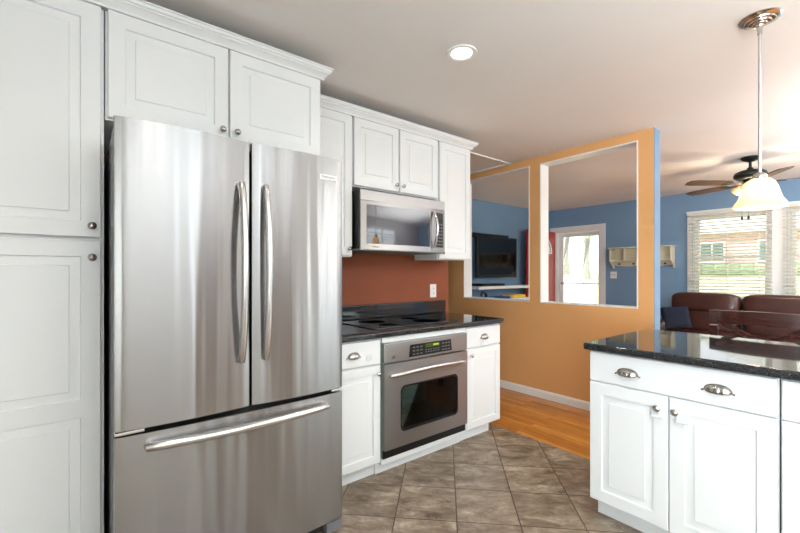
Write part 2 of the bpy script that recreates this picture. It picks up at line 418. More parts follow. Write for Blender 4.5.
# pass-through partition: caramel on the kitchen side, blue behind and on its end
HY0, HY1, HX1, ZS, ZH = 3.629, 3.763, -1.239, 0.958, 2.361
hl = [(-3.303, -2.391), (-2.271, -1.361)]
w = MB()
def part_boxes(w, y0, y1):
    w.box(XTV, HX1 - (0.004 if y0 < 3.65 else 0), y0, y1, 0, ZS)
    for a, b in ((XTV, -3.303), (-2.391, -2.271), (-1.361, HX1 - (0.004 if y0 < 3.65 else 0))): w.box(a, b, y0, y1, ZS, ZH)
    w.box(XTV, HX1 - (0.004 if y0 < 3.65 else 0), y0, y1, ZH, CE)
part_boxes(w, HY0, HY0 + 0.012)
part = struct(w.build('wall_middle', MT['orange'], smooth=0))
w = MB(); part_boxes(w, HY0 + 0.012, HY1); w.box(HX1 - 0.004, HX1, HY0, HY0 + 0.012, 0, CE)
back = struct(w.build('wall_middle_living_side', MT['blue'], part, smooth=0))
for i, (a, b) in enumerate(hl):      # white liners of the two openings
    w = MB(); t = 0.010
    w.box(a, a + t, HY0 - 0.003, HY1 + 0.003, ZS + t, ZH - t).box(b - t, b, HY0 - 0.003, HY1 + 0.003, ZS + t, ZH - t)
    w.box(a, b, HY0 - 0.003, HY1 + 0.003, ZS, ZS + t).box(a, b, HY0 - 0.003, HY1 + 0.003, ZH - t, ZH)
    struct(w.build('trim_%d' % (i + 1), MT['trim'], smooth=0))
# baseboards
def bb(name, axis, a, b, p, s):
    prof = [(0, 0), (0.014, 0), (0.014, 0.062), (0.010, 0.072), (0.006, 0.078), (0, 0.080)]
    if axis == 'X': w = MB().prism([(p + s * q[0], q[1]) for q in prof], a, b, 'YZ')
    else: w = MB().prism([(p + s * q[0], q[1]) for q in prof], a, b, 'XZ')
    return struct(w.build(name, MT['trim'], smooth=20))
bb('baseboard_middle', 'X', XTV + 0.015, HX1, HY0, -1)
bb('baseboard_middle_rear', 'X', XTV + 0.015, HX1, HY1, 1)
bb('baseboard_far', 'X', -3.10, 3.0, YF, -1)
bb('baseboard_television', 'Y', HY1 + 0.02, 7.0, XTV, 1)
# thin ceiling mouldings of the panel left of the kitchen wall line
w = MB().box(-2.64, -2.61, 2.67, 3.59, CE - 0.012, CE, 0.003).box(XTV, -2.61, 3.59, 3.62, CE - 0.012, CE, 0.003)
struct(w.build('trim_3', MT['trim']))

# ------------------------------------------------------------------ windows
def window(name, x0, x1, z0, z1, y, m=MT['trim']):
    """double-hung window filling a hole of the far wall (local x along the wall)"""
    w = MB(); t = 0.035
    w.box(x0, x0 + t, y + 0.02, y + 0.13, z0, z1).box(x1 - t, x1, y + 0.02, y + 0.13, z0, z1)
    w.box(x0 + t, x1 - t, y + 0.02, y + 0.13, z1 - t, z1).box(x0 + t, x1 - t, y + 0.02, y + 0.13, z0, z0 + t)
    fr = struct(w.build(name, m, smooth=0))
    zm = (z0 + z1) / 2
    for k, (a, b, yy) in enumerate(((z0 + t, zm + 0.02, y + 0.06), (zm - 0.02, z1 - t, y + 0.095))):
        s = MB(); q = 0.035
        s.box(x0 + t, x0 + t + q, yy, yy + 0.03, a, b).box(x1 - t - q, x1 - t, yy, yy + 0.03, a, b)
        s.box(x0 + t + q, x1 - t - q, yy, yy + 0.03, a, a + q).box(x0 + t + q, x1 - t - q, yy, yy + 0.03, b - q, b)
        sh = s.build('sash', m, fr, smooth=0)
        MB().box(x0 + t + q, x1 - t - q, yy + 0.013, yy + 0.017, a + q, b - q).build('pane', MT['glass'], sh, smooth=0)
    return fr
def blind(x0, x1, z0, z1, label, wand=True, tilt=24, pitch=0.045):
    b = thing('window_blind', ((x0 + x1) / 2, 0, z1), 0, label, 'blind', 'white slatted blinds on the far wall windows')
    w = x1 - x0
    MB().box(-w / 2, w / 2, -0.03, 0.03, -0.045, 0, 0.003).build('headrail', MT['blind'], b)
    s = MB(); n = int((z1 - z0 - 0.07) / pitch)
    for k in range(n):
        zz = -0.065 - k * pitch
        M = Matrix.Translation((0, 0, zz)) @ Matrix.Rotation(math.radians(tilt), 4, 'X')
        s.box(-w / 2 + 0.004, w / 2 - 0.004, -0.0245, 0.0245, -0.0014, 0.0014, M=M)
    s.build('slats', MT['blind'], b, smooth=0)
    MB().box(-w / 2 + 0.004, w / 2 - 0.004, -0.024, 0.024, -(z1 - z0) + 0.002, -(z1 - z0) + 0.018, 0.003).build('bottom_rail', MT['blind'], b)
    s = MB()
    for sx in (-0.36, 0.0, 0.36):
        for dy in (-0.026, 0.026): s.box(w * sx - 0.002, w * sx + 0.002, dy - 0.0008, dy + 0.0008, -(z1 - z0) + 0.02, -0.04)
    s.build('ladder_cords', MT['blind'], b, smooth=0)
    if wand: MB().cyl((w * 0.44, -0.045, -0.05), (w * 0.44, -0.045, -0.62), 0.0045, n=8).build('tilt_wand', MT['plate'], b)
    return b
window('window_1', -1.90, -1.04, 0.86, 2.10, YF)
window('window_2', -0.89, -0.03, 0.86, 2.10, YF)
w = MB()      # casing round the pair with a wide mullion and a sill
for a, b in ((-1.955, -1.90), (-1.04, -0.89), (-0.03, 0.04)): w.box(a, b, YF - 0.018, YF, 0.84, 2.10, 0.003)
w.box(-1.965, 0.05, YF - 0.020, YF, 2.10, 2.155, 0.003)
struct(w.build('trim_4', MT['trim']))
struct(MB().box(-1.98, 0.07, YF - 0.085, YF + 0.02, 0.825, 0.86, 0.004).build('trim_5', MT['trim']))
b1 = blind(-1.935, -1.015, 0.875, 2.125, 'left white slatted blind on the blue wall, fully in view left of the mullion')
b1.location.y = YF - 0.052
b2 = blind(-0.925, -0.005, 0.875, 2.125, 'right white slatted blind on the blue wall, cut by the right photo edge')
b2.location.y = YF - 0.052
# right wall and rear wall windows (they light the room and show in the glossy fronts)
def side_window(name, axis, p, a0, a1, z0, z1, s, nm=1):
    w = MB(); t = 0.05
    def B(a, b, q0, q1, c, d):
        if axis == 'Y': w.box(q0, q1, a, b, c, d)
        else: w.box(a, b, q0, q1, c, d)
    q0, q1 = sorted((p + s * 0.02, p + s * 0.08))
    B(a0, a0 + t, q0, q1, z0, z1); B(a1 - t, a1, q0, q1, z0, z1); B(a0 + t, a1 - t, q0, q1, z0, z0 + t); B(a0 + t, a1 - t, q0, q1, z1 - t, z1)
    for k in range(nm):
        m_ = a0 + (a1 - a0) * (k + 1) / (nm + 1); B(m_ - t / 2, m_ + t / 2, q0, q1, z0 + t, z1 - t)
    fr = struct(w.build(name, MT['trim'], smooth=0))
    s2 = MB(); zz = z0 + 0.08; tl = math.radians(20)
    while zz < z1 - 0.08:
        qc = p + s * 0.05 - s * 0.05
        if axis == 'Y': s2.box(-0.024, 0.024, a0 + 0.02, a1 - 0.02, -0.0015, 0.0015, M=Matrix.Translation((qc, 0, zz)) @ Matrix.Rotation(tl, 4, 'Y'))
        else: s2.box(a0 + 0.02, a1 - 0.02, -0.024, 0.024, -0.0015, 0.0015, M=Matrix.Translation((0, qc, zz)) @ Matrix.Rotation(tl, 4, 'X'))
        zz += 0.06
    s2.build('blind_slats', MT['blind'], fr, smooth=0)
    return fr
side_window('window_3', 'Y', 3.0, 0.9, 1.4, 0.6, 2.2, 1, 0)
side_window('window_4', 'Y', 3.0, 3.7, 5.3, 0.95, 2.25, 1)
side_window('window_5', 'X', -1.5, 0.8, 2.7, 0.55, 2.15, -1, 2)

w = MB()  # unseen door, added to put a darker band into the refrigerator's reflection
w.box(2.96, 3.0, 1.62, 2.42, 0, 2.03, 0.004)
for (u0, u1) in ((1.70, 1.98), (2.06, 2.34)):
    for (v0, v1) in ((0.2, 0.85), (1.0, 1.9)): w.box(2.95, 2.962, u0, u1, v0, v1, 0.004)
d3 = struct(w.build('added_reflection_door', MT['blade']))
w = MB().box(2.975, 3.0, 1.53, 1.61, 0, 2.11).box(2.975, 3.0, 2.43, 2.51, 0, 2.11).box(2.975, 3.0, 1.61, 2.43, 2.04, 2.11)
struct(w.build('trim_7', MT['trim']))  # white casing of the added door, for the same reflection
# ------------------------------------------------------------------ front door: storm door closed, red leaf swung in
w = MB()
w.box(-4.16, -4.07, YF - 0.018, YF, 0, 2.03, 0.003).box(-3.22, -3.135, YF - 0.018, YF, 0, 2.03, 0.003).box(-4.16, -3.135, YF - 0.018, YF, 2.03, 2.105, 0.003)
struct(w.build('trim_6', MT['trim']))
w = MB(); x0, x1 = -4.07, -3.22
w.box(x0, x0 + 0.03, YF, YF + 0.15, 0, 2.03).box(x1 - 0.03, x1, YF, YF + 0.15, 0, 2.03).box(x0 + 0.03, x1 - 0.03, YF, YF + 0.15, 2.0, 2.03)
dr = struct(w.build('door_1', MT['trim'], smooth=0))
w = MB(); a, b = x0 + 0.03, x1 - 0.03
w.box(a, a + 0.085, YF + 0.09, YF + 0.125, 0.01, 1.995).box(b - 0.05, b, YF + 0.09, YF + 0.125, 0.01, 1.995)
w.box(a + 0.085, b - 0.05, YF + 0.09, YF + 0.125, 1.925, 1.995).box(a + 0.085, b - 0.05, YF + 0.09, YF + 0.125, 0.01, 0.25)
st = w.build('storm_door', MT['trim'], dr, smooth=0)
MB().box(a + 0.085, b - 0.05, YF + 0.105, YF + 0.109, 0.25, 1.925).build('pane', MT['glass'], st, smooth=0)
MB().cyl((a + 0.03, YF + 0.07, 1.07), (b - 0.02, YF + 0.07, 1.07), 0.008, n=10).build('push_bar', MT['slot'], st)
MB().box(a + 0.02, a + 0.045, YF + 0.05, YF + 0.09, 0.93, 1.10, 0.006).build('handle', MT['trim'], st)

rd = struct(bpy.data.objects.new('door_2', None)); COL.objects.link(rd); rd.location = (-4.075, YF - 0.02, 0); rd.rotation_euler = (0, 0, -PI / 2)
# local x runs from the hinge into the room, local -y ... visible face looks to +X of the world (local +y)
w = MB(); DWd, DH = 0.88, 2.02
N = 14; cx_, cz_, R_ = DWd / 2, 1.62, 0.31
# slab with a fan-shaped hole
arc = [(cx_ + R_ * math.cos(PI * k / N), cz_ + R_ * math.sin(PI * k / N)) for k in range(N + 1)]
w.box(0, DWd, -0.022, 0.022, 0.01, cz_).box(0, cx_ - R_, -0.022, 0.022, cz_, DH).box(cx_ + R_, DWd, -0.022, 0.022, cz_, DH)
for (p, q) in zip(arc, arc[1:]): w.prism([p, q, (q[0], DH), (p[0], DH)], -0.022, 0.022, 'XZ')
for (u0, u1, v0, v1) in ((0.10, 0.40, 0.2, 0.75), (0.48, 0.78, 0.2, 0.75), (0.10, 0.40, 0.88, 1.46), (0.48, 0.78, 0.88, 1.46)):
    w.box(u0, u1, 0.022, 0.028, v0, v1, 0.004)
leaf = w.build('door_leaf', MT['red'], rd, smooth=20)
w = MB()
w.tube([(p[0], 0.024, p[1]) for p in arc], 0.012, 6)
w.tube([(arc[0][0], 0.024, cz_), (arc[-1][0], 0.024, cz_)], 0.012, 6)
for ang in (45, 90, 135): w.tube([(cx_ + 0.08 * math.cos(math.radians(ang)), 0.024, cz_ + 0.08 * math.sin(math.radians(ang))), (cx_ + R_ * math.cos(math.radians(ang)), 0.024, cz_ + R_ * math.sin(math.radians(ang)))], 0.006, 6)
w.tube([(cx_ + 0.08 * math.cos(PI * k / 8), 0.024, cz_ + 0.08 * math.sin(PI * k / 8)) for k in range(9)], 0.006, 6)
fl = w.build('fanlight', MT['trim'], rd)
MB().prism(arc, -0.003, 0.003, 'XZ').build('pane', MT['plate'], fl, smooth=0)
MB().cyl((0.82, 0.022, 0.96), (0.82, 0.05, 0.96), 0.012).lathe([(0.012, 0.05), (0.026, 0.06), (0.028, 0.075), (0.018, 0.09), (0, 0.093)], (0.82, 0, 0.96), 'Y').build('door_knob', MT['nickel'], rd)

# ------------------------------------------------------------------ cabinet joinery
def door_mesh(w, h, panels=None, t=0.02, rail=0.058):
    """raised-panel front; local x 0..w, z 0..h, front at y=-t; panels = list of (z0, z1) cells"""
    m = MB(); b = 0.003
    m.box(0, w, -t + 0.0095, 0, 0, h)           # core behind the shaped face
    panels = panels or [(0, h)]
    for (c0, c1) in panels:
        lo = 0 if c0 == 0 else c0; hi = c1
        g0 = rail if c0 == 0 else rail * 0.55; g1 = rail if abs(c1 - h) < 1e-6 else rail * 0.55
        steps = [(0.0, 0.0, 'e'), (1.0, 0, 'r'), (None, 0.0055, 0.006), (None, 0.0055, 0.014), (None, 0.0015, 0.044), (None, 0.0015, None)]
        def ring(ins, dep, first=False):
            if first: x0, x1, z0, z1 = b, w - b, lo + (b if c0 == 0 else 0), hi - (b if abs(c1 - h) < 1e-6 else 0)
            else: x0, x1, z0, z1 = rail + ins, w - rail - ins, lo + g0 + ins, hi - g1 - ins
            return [m.bm.verts.new(q) for q in ((x0, -t + dep, z0), (x1, -t + dep, z0), (x1, -t + dep, z1), (x0, -t + dep, z1))]
        rings = [ring(0, 0, True), ring(0, 0), ring(0.003, 0.009), ring(0.010, 0.009), ring(0.034, 0.0045), ring(0.037, 0.001), ring(0.040, 0.001)]
        for A, B in zip(rings, rings[1:]):
            for k in range(4): m.bm.faces.new((A[k], A[(k + 1) % 4], B[(k + 1) % 4], B[k]))
        m.bm.faces.new(rings[-1])
    # bevelled outer border
    O = [m.bm.verts.new(q) for q in ((0, -t + b, 0), (w, -t + b, 0), (w, -t + b, h), (0, -t + b, h))]
    I = [m.bm.verts.new(q) for q in ((b, -t, b), (w - b, -t, b), (w - b, -t, h - b), (b, -t, h - b))]
    for k in range(4): m.bm.faces.new((O[k], O[(k + 1) % 4], I[(k + 1) % 4], I[k]))
    return m
def flat_front(w, h, t=0.02):
    return MB().box(0, w, -t, 0, 0, h, 0.005, 3)
def knob(parent, x, z, t=0.02, r=0.0145):
    pr = [(0.0001, -t - 0.027), (r * 0.6, -t - 0.0262), (r, -t - 0.021), (r * 0.95, -t - 0.016), (r * 0.45, -t - 0.011), (r * 0.4, -t - 0.004), (r * 0.6, -t + 0.001)]
    return MB().lathe(pr, (x, 0, z), 'Y', 18).build('knob', MT['nickel'], parent, smooth=50)
def cup_pull(parent, x, z, t=0.02, w=0.088, h=0.027, d=0.022):
    """shell-shaped bin pull, open below"""
    m = MB()
    for (k, dd) in ((1.0, 0.0), (0.93, 0.0018)):
        def f(u, v):
            a = PI * u; e = PI / 2 * v * 1.2                 # a: along the width, e: from wall out
            rib = 1 + 0.13 * math.cos(12 * a) * math.sin(e) * math.sin(a)
            X = -math.cos(a) * w / 2 * k * math.cos(e * 0.0) * (1 - 0.0 * v)
            prof = math.sin(a) ** 0.75
            return Vector((x + X, -t - d * k * prof * math.sin(e) * rib, z + (h * k * prof * math.cos(e)) - 0.010))
        m.grid(f, 22, 8)
    # flange around it
    m.tube([(x - math.cos(PI * k / 20) * (w / 2 + 0.002), -t - 0.001, z - 0.010 + math.sin(PI * k / 20) ** 0.75 * (h + 0.002)) for k in range(21)], 0.0028, 6)
    m.tube([(x - w / 2 - 0.004, -t - 0.001, z - 0.010), (x - w / 2 - 0.013, -t - 0.001, z - 0.013)], 0.0042, 6)
    m.tube([(x + w / 2 + 0.004, -t - 0.001, z - 0.010), (x + w / 2 + 0.013, -t - 0.001, z - 0.013)], 0.0042, 6)
    return m.build('cup_pull', MT['nickel'], parent, smooth=60)
def front(kind, parent, x, z, w, h, m=MT['cab'], **k):
    mb = door_mesh(w, h, **k) if kind == 'door' else flat_front(w, h)
    return mb.build(kind, m, parent, smooth=25, loc=(x, 0, z))

R90 = PI / 2
XF_ = -2.002      # carcass front of the deep left run (door faces at -1.982)
# --- pantry
p = thing('pantry_cabinet', (XF_, -0.55, 0), R90, 'tall white raised-panel pantry cabinet left of the refrigerator, cut by the left photo edge', 'cabinet')
MB().box(0, 0.628, 0, 0.60, 0.10, 2.31).box(0.0, 0.628, 0.06, 0.60, 0.0, 0.10).build('body', MT['cab'], p, smooth=0)
d = front('door', p, 0.012, 1.395, 0.606, 0.916, rail=0.062); knob(d, 0.606 - 0.028, 0.044); d['label'] = 'upper pantry door'
d = front('door', p, 0.012, 0.11, 0.606, 1.272, rail=0.062, panels=[(0, 0.62), (0.62, 1.272)]); knob(d, 0.606 - 0.028, 1.272 - 0.066); d['label'] = 'lower pantry door with two panels'
# --- cabinet over the refrigerator
p = thing('wall_cabinet', (XF_, 0.082, 0), R90, 'deep white two-door wall cabinet directly above the steel refrigerator', 'cabinet')
MB().box(0, 0.955, 0, 0.60, 1.872, 2.31).build('body', MT['cab'], p, smooth=0)
d = front('door', p, 0.008, 1.882, 0.459, 0.430); knob(d, 0.459 - 0.027, 0.042)
d = front('door', p, 0.475, 1.882, 0.472, 0.430); knob(d, 0.030, 0.042)
# --- uppers (door faces at x=-2.304)
XU = -2.324
def upper(name, y0, w, z0, doors, label):
    p = thing('wall_cabinet', (XU, y0, 0), R90, label, 'cabinet')
    MB().box(0, w, 0, 0.282, z0, 2.31).build('body', MT['cab'], p, smooth=0)
    for (x, ww, side) in doors:
        d = front('door', p, x, z0 + 0.008, ww, 2.312 - z0 - 0.008, rail=0.055)
        knob(d, ww - 0.026 if side == 'r' else 0.026, 0.046, r=0.0135)
    return p
upper('a', 1.045, 0.393, 1.365, [(0.006, 0.381, 'r')], 'tall narrow white wall cabinet between refrigerator and microwave')
upper('b', 1.442, 0.795, 1.843, [(0.006, 0.385, 'r'), (0.402, 0.385, 'l')], 'short white two-door wall cabinet directly above the microwave')
upper('c', 2.243, 0.382, 1.365, [(0.008, 0.366, 'l')], 'white wall cabinet right of the microwave at the end of the row')
# --- crown mouldings
def crown_poly(): # (outward, up)
    return [(0.0, 0.0), (0.010, 0.0), (0.010, 0.010), (0.012, 0.011), (0.018, 0.021), (0.028, 0.029), (0.033, 0.031), (0.034, 0.037), (0.041, 0.039), (0.042, 0.052), (0.048, 0.053), (0.049, 0.058), (0.0, 0.058)]
def crown(xf, y0, y1, z, left, right, label):
    """sweep the profile along the front (+X side) and return it at the ends, mitred"""
    m = MB(); pr = crown_poly(); rings = []
    xb = XL
    path = []
    if left: path += [((xb, y0), (0, -1)), ((xf, y0), (1, -1))]
    else: path += [((xf, y0), (1, 0))]
    if right: path += [((xf, y1), (1, 1)), ((xb, y1), (0, 1))]
    else: path += [((xf, y1), (1, 0))]
    for (c, n_) in path:
        rings.append([m.bm.verts.new((c[0] + n_[0] * o_, c[1] + n_[1] * o_, z + u_)) for (o_, u_) in pr])
    for A, B in zip(rings, rings[1:]):
        n = len(pr)
        for k in range(n): m.bm.faces.new((A[k], A[(k + 1) % n], B[(k + 1) % n], B[k]))
    m.bm.faces.new(rings[0]); m.bm.faces.new(rings[-1])
    o = m.build('crown_molding', MT['cab'], None, smooth=40); tag(o, label, 'molding'); return o
crown(-1.984, -0.55, 1.037, 2.312, False, True, 'white stepped crown molding along the tops of pantry and refrigerator cabinet')
crown(-2.306, 1.098, 2.625, 2.312, False, True, 'white crown molding along the top of the cabinets over the microwave')
# --- base run
def base(y0, w, label):
    p = thing('base_cabinet', (XF_, y0, 0), R90, label, 'cabinet')
    return p
p = base(1.045, 0.392, 'white base cabinet with one drawer between refrigerator and oven')
MB().box(0, 0.392, 0, 0.60, 0.09, 0.859).box(0, 0.392, 0.055, 0.60, 0, 0.09).build('body', MT['cab'], p, smooth=0)
d = front('door', p, 0.004, 0.10, 0.384, 0.594, rail=0.05); knob(d, 0.364, 0.545, r=0.013)
d = front('drawer', p, 0.004, 0.704, 0.384, 0.145); cup_pull(d, 0.192, 0.07, w=0.075)
p = base(1.439, 0.766, 'white cabinet housing the built-in wall oven, strip above and apron below')
w = MB().box(0, 0.008, 0, 0.60, 0.09, 0.859).box(0.758, 0.766, 0, 0.60, 0.09, 0.859).box(0.008, 0.758, -0.02, 0.58, 0.826, 0.859).box(0.008, 0.758, -0.012, 0.60, 0.075, 0.108)
w.box(0, 0.766, 0.045, 0.60, 0, 0.075); w.build('body', MT['cab'], p, smooth=0)
p = base(2.207, 0.402, 'white base cabinet with one drawer right of the oven')
MB().box(0, 0.402, 0, 0.60, 0.09, 0.859).box(0, 0.345, 0.055, 0.60, 0, 0.09).build('body', MT['cab'], p, smooth=0)
d = front('door', p, 0.006, 0.10, 0.39, 0.594, rail=0.05); knob(d, 0.040, 0.545, r=0.013)
d = front('drawer', p, 0.006, 0.704, 0.39, 0.145); cup_pull(d, 0.195, 0.07, w=0.075)
# worktop + upstand
def slab(name, x0, x1, y0, y1, z0, z1, label, cat, corners=0.02):
    m = MB(); m.box(x0, x1, y0, y1, z0, z1, 0.009, 3)
    return tag(m.build(name, MT['granite'], None, smooth=40), label, cat)
slab('countertop', XL + 0.002, -1.954, 1.045, 2.620, 0.862, 0.898, 'polished dark granite countertop over the oven run', 'countertop')
slab('backsplash', XL + 0.002, XL + 0.024, 1.045, 2.606, 0.899, 1.011, 'low dark granite backsplash strip under the rust wall', 'backsplash')
# cooktop
ct = thing('cooktop', (-2.52, 1.45, 0.8982), 0, 'flat black glass cooktop set in the granite above the oven', 'cooktop')
MB().box(0, 0.46, 0, 0.75, 0, 0.006, 0.002).build('glass_top', MT['bglass'], ct)
for (x, y, r) in ((0.14, 0.2, 0.10), (0.14, 0.55, 0.08), (0.34, 0.2, 0.075), (0.34, 0.55, 0.105)):
    m = MB(); m.lathe([(r, 0.006), (r, 0.0066), (r - 0.004, 0.0066), (r - 0.004, 0.006)], (x, y, 0), 'Z', 40); m.build('burner_ring', MT['slot'], ct)

# --- wall oven
ov = thing('wall_oven', (-1.985, 1.449, 0.111), R90, 'stainless steel built-in oven with green clock display below the cooktop', 'oven')
OW = 0.746
m = MB()
m.box(0.004, 0.06, 0.002, 0.50, 0.0, 0.714).box(OW - 0.06, OW - 0.004, 0.002, 0.50, 0.0, 0.714).box(0.06, OW - 0.06, 0.002, 0.50, 0.0, 0.11)
m.box(0.06, OW - 0.06, 0.002, 0.50, 0.47, 0.714).box(0.06, OW - 0.06, 0.46, 0.50, 0.11, 0.47); m.build('body', MT['cavity'], ov, smooth=0)
for zr in (0.235, 0.33):
    m = MB()
    for yy in (0.03, 0.40): m.tube([(0.065, yy, zr), (OW - 0.065, yy, zr)], 0.0035, 6)
    for k in range(15): m.tube([(0.08 + k * 0.042, 0.03, zr), (0.08 + k * 0.042, 0.40, zr)], 0.002, 5)
    m.build('oven_rack', MT['bar'], ov)
MB().box(0.002, OW - 0.002, -0.004, 0.0015, 0.0, 0.052).build('vent_base', MT['black'], ov, smooth=0)
m = MB().box(0, OW, -0.022, 0.001, 0.590, 0.712, 0.006, 3); cp = m.build('control_panel', MT['steel2'], ov)
m = MB().prism([(0.195, 0.606), (0.585, 0.606), (0.575, 0.684), (0.205, 0.684)], -0.0245, -0.0215, 'XZ')
dp = m.build('display_panel', MT['black'], cp, smooth=0)
MB().box(0.335, 0.465, -0.0255, -0.0244, 0.652, 0.676).build('clock_display', MT['green'], dp, smooth=0)
MB().box(0.405, 0.455, -0.0259, -0.0254, 0.660, 0.671).build('clock_digits', mat('lit_clock_digits', rgb(150, 170, 70), 0.5, noise=0.02, emit=rgb(170, 190, 80), estr=0.6), dp, smooth=0)
m = MB()
for i in range(3):
    for j in range(3):
        for u in (0.225 + i * 0.032, 0.488 + i * 0.028): MB().box(u, u + 0.02, -0.0253, -0.0244, 0.617 + j * 0.022, 0.624 + j * 0.022).build('button', MT['btn'], dp, smooth=0)
for i in range(6):
    for v in (0.620, 0.634): MB().box(0.335 + i * 0.0225, 0.349 + i * 0.0225, -0.0253, -0.0244, v, v + 0.006).build('button', MT['btn'], dp, smooth=0)
lg = MB().lathe([(0.0001, -0.0245), (0.011, -0.0240), (0.012, -0.0215)], (0.07, 0, 0.622), 'Y', 20).build('maker_badge', MT['nickel'], cp)
text('GE', 0.012, MT['black'], 'badge_monogram', cp, (0.07, -0.0249, 0.622), (R90, 0, 0), 0.0003)
# door with a window hole (rounded), handle
def rrect(x0, x1, z0, z1, r, n=5, top_bow=0.0):
    pts = []
    for (cx, cz, a0) in ((x1 - r, z1 - r, 0), (x0 + r, z1 - r, 90), (x0 + r, z0 + r, 180), (x1 - r, z0 + r, 270)):
        for k in range(n + 1):
            a = math.radians(a0 + 90 * k / n); X = cx + r * math.cos(a); Z = cz + r * math.sin(a)
            if a0 in (0, 90): Z += top_bow * (1 - ((X - (x0 + x1) / 2) / ((x1 - x0) / 2)) ** 2)
            pts.append((X, Z))
    return pts
def frame_plate(m, outer, inner, y0, y1):
    """plate with a hole: outer and inner have the same number of points"""
    n = len(outer); A = [m.bm.verts.new((q[0], y0, q[1])) for q in outer]; B = [m.bm.verts.new((q[0], y0, q[1])) for q in inner]
    C = [m.bm.verts.new((q[0], y1, q[1])) for q in outer]; D = [m.bm.verts.new((q[0], y1, q[1])) for q in inner]
    for k in range(n):
        j = (k + 1) % n
        m.bm.faces.new((A[k], A[j], B[j], B[k])); m.bm.faces.new((C[k], C[j], D[j], D[k]))
        m.bm.faces.new((A[k], A[j], C[j], C[k])); m.bm.faces.new((B[k], B[j], D[j], D[k]))
wi = rrect(0.125, 0.648, 0.145, 0.430, 0.035, 6, 0.018)
m = MB(); frame_plate(m, rrect(0, OW, 0.055, 0.583, 0.006, 6), wi, -0.024, 0.001); od = m.build('oven_door', MT['steel2'], ov, smooth=30)
m = MB(); frame_plate(m, wi, rrect(0.137, 0.636, 0.157, 0.420, 0.028, 6, 0.018), -0.0235, -0.012); m.build('window_surround', MT['black'], od, smooth=30)
m = MB(); m.prism(rrect(0.137, 0.636, 0.157, 0.420, 0.028, 6, 0.018), -0.016, -0.012, 'XZ'); ow = m.build('window_glass', MT['dglass'], od, smooth=30)
m = MB(); n = 20
pts = [(0.045 + 0.656 * k / n, -0.024 - 0.012 - 0.034 * math.sin(PI * k / n) ** 0.6, 0.512 + 0.018 * math.sin(PI * k / n)) for k in range(n + 1)]
pts = [(0.047, -0.020, 0.512)] + pts + [(0.699, -0.020, 0.512)]
m.tube(pts, 0.014, 12); m.build('handle', MT['bar'], od, smooth=60)

# --- microwave
mw = thing('microwave', (-2.245, 1.452, 1.408), R90, 'stainless steel over-the-range microwave under the short cabinet', 'microwave')
MWW, MH = 0.784, 0.408
MB().box(0, MWW, 0.002, 0.352, 0.012, MH - 0.002).build('body', MT['black'], mw, smooth=0)
MB().box(0.0, MWW, -0.010, 0.35, 0, 0.0118, 0.002).build('underside', MT['cavity'], mw)
gr = MB().box(0, MWW, -0.012, 0.0015, MH - 0.072, MH - 0.001, 0.004); gv = gr.build('vent_grille', MT['steel2'], mw)
bow = lambda X: -0.012 - 0.022 * (1 - ((X - MWW / 2) / (MWW / 2)) ** 2)
def bowed(m, x0, x1, z0, z1, off, th, n=14):
    def row(y_off): return [[m.bm.verts.new((x0 + (x1 - x0) * i / n, bow(x0 + (x1 - x0) * i / n) + y_off, z)) for z in (z0, z1)] for i in range(n + 1)]
    A = row(-off); B = row(th)
    for i in range(n):
        m.bm.faces.new((A[i][0], A[i + 1][0], A[i + 1][1], A[i][1])); m.bm.faces.new((B[i][0], B[i + 1][0], B[i + 1][1], B[i][1]))
        m.bm.faces.new((A[i][0], A[i + 1][0], B[i + 1][0], B[i][0])); m.bm.faces.new((A[i][1], A[i + 1][1], B[i + 1][1], B[i][1]))
    m.bm.faces.new((A[0][0], A[0][1], B[0][1], B[0][0])); m.bm.faces.new((A[n][0], A[n][1], B[n][1], B[n][0]))
    return m
md = bowed(MB(), 0.002, 0.628, 0.006, MH - 0.075, 0.0, 0.012).build('door', MT['steel2'], mw, smooth=25)
bowed(MB(), 0.045, 0.607, 0.045, MH - 0.100, 0.0015, 0.004).build('window', MT['mglass'], md, smooth=25)
MB().tube([(0.085 + 0.07 * k / 28, bow(0.12) - 0.001, 0.025 + 0.004 * math.sin(k * 1.9)) for k in range(29)], 0.0012, 5).build('script_lettering', MT['slot'], md)
cpn = bowed(MB(), 0.631, MWW - 0.001, 0.006, MH - 0.075, 0.0, 0.012, 6).build('control_panel', MT['steel2'], mw, smooth=25)
bk = bowed(MB(), 0.684, MWW - 0.022, 0.045, MH - 0.098, 0.0015, 0.002, 4).build('keypad', MT['black'], cpn, smooth=25)
MB().box(0.693, 0.752, bow(0.71) - 0.004, bow(0.71) + 0.002, 0.262, 0.292).build('clock_display', MT['slot'], cpn, smooth=0)
for i in range(3):
    for j in range(7): MB().box(0.691 + i * 0.022, 0.703 + i * 0.022, bow(0.70) - 0.0035, bow(0.70) + 0.002, 0.06 + j * 0.026, 0.072 + j * 0.026).build('key', MT['btn'], cpn, smooth=0)
m = MB(); n = 18
pts = [(0.650, bow(0.63) - 0.004 - 0.040 * math.sin(PI * k / n) ** 0.8, 0.045 + 0.27 * k / n) for k in range(n + 1)]
m.tube(pts, 0.0105, 12, up=(1, 0, 0)); m.build('handle', MT['bar'], md, smooth=60)

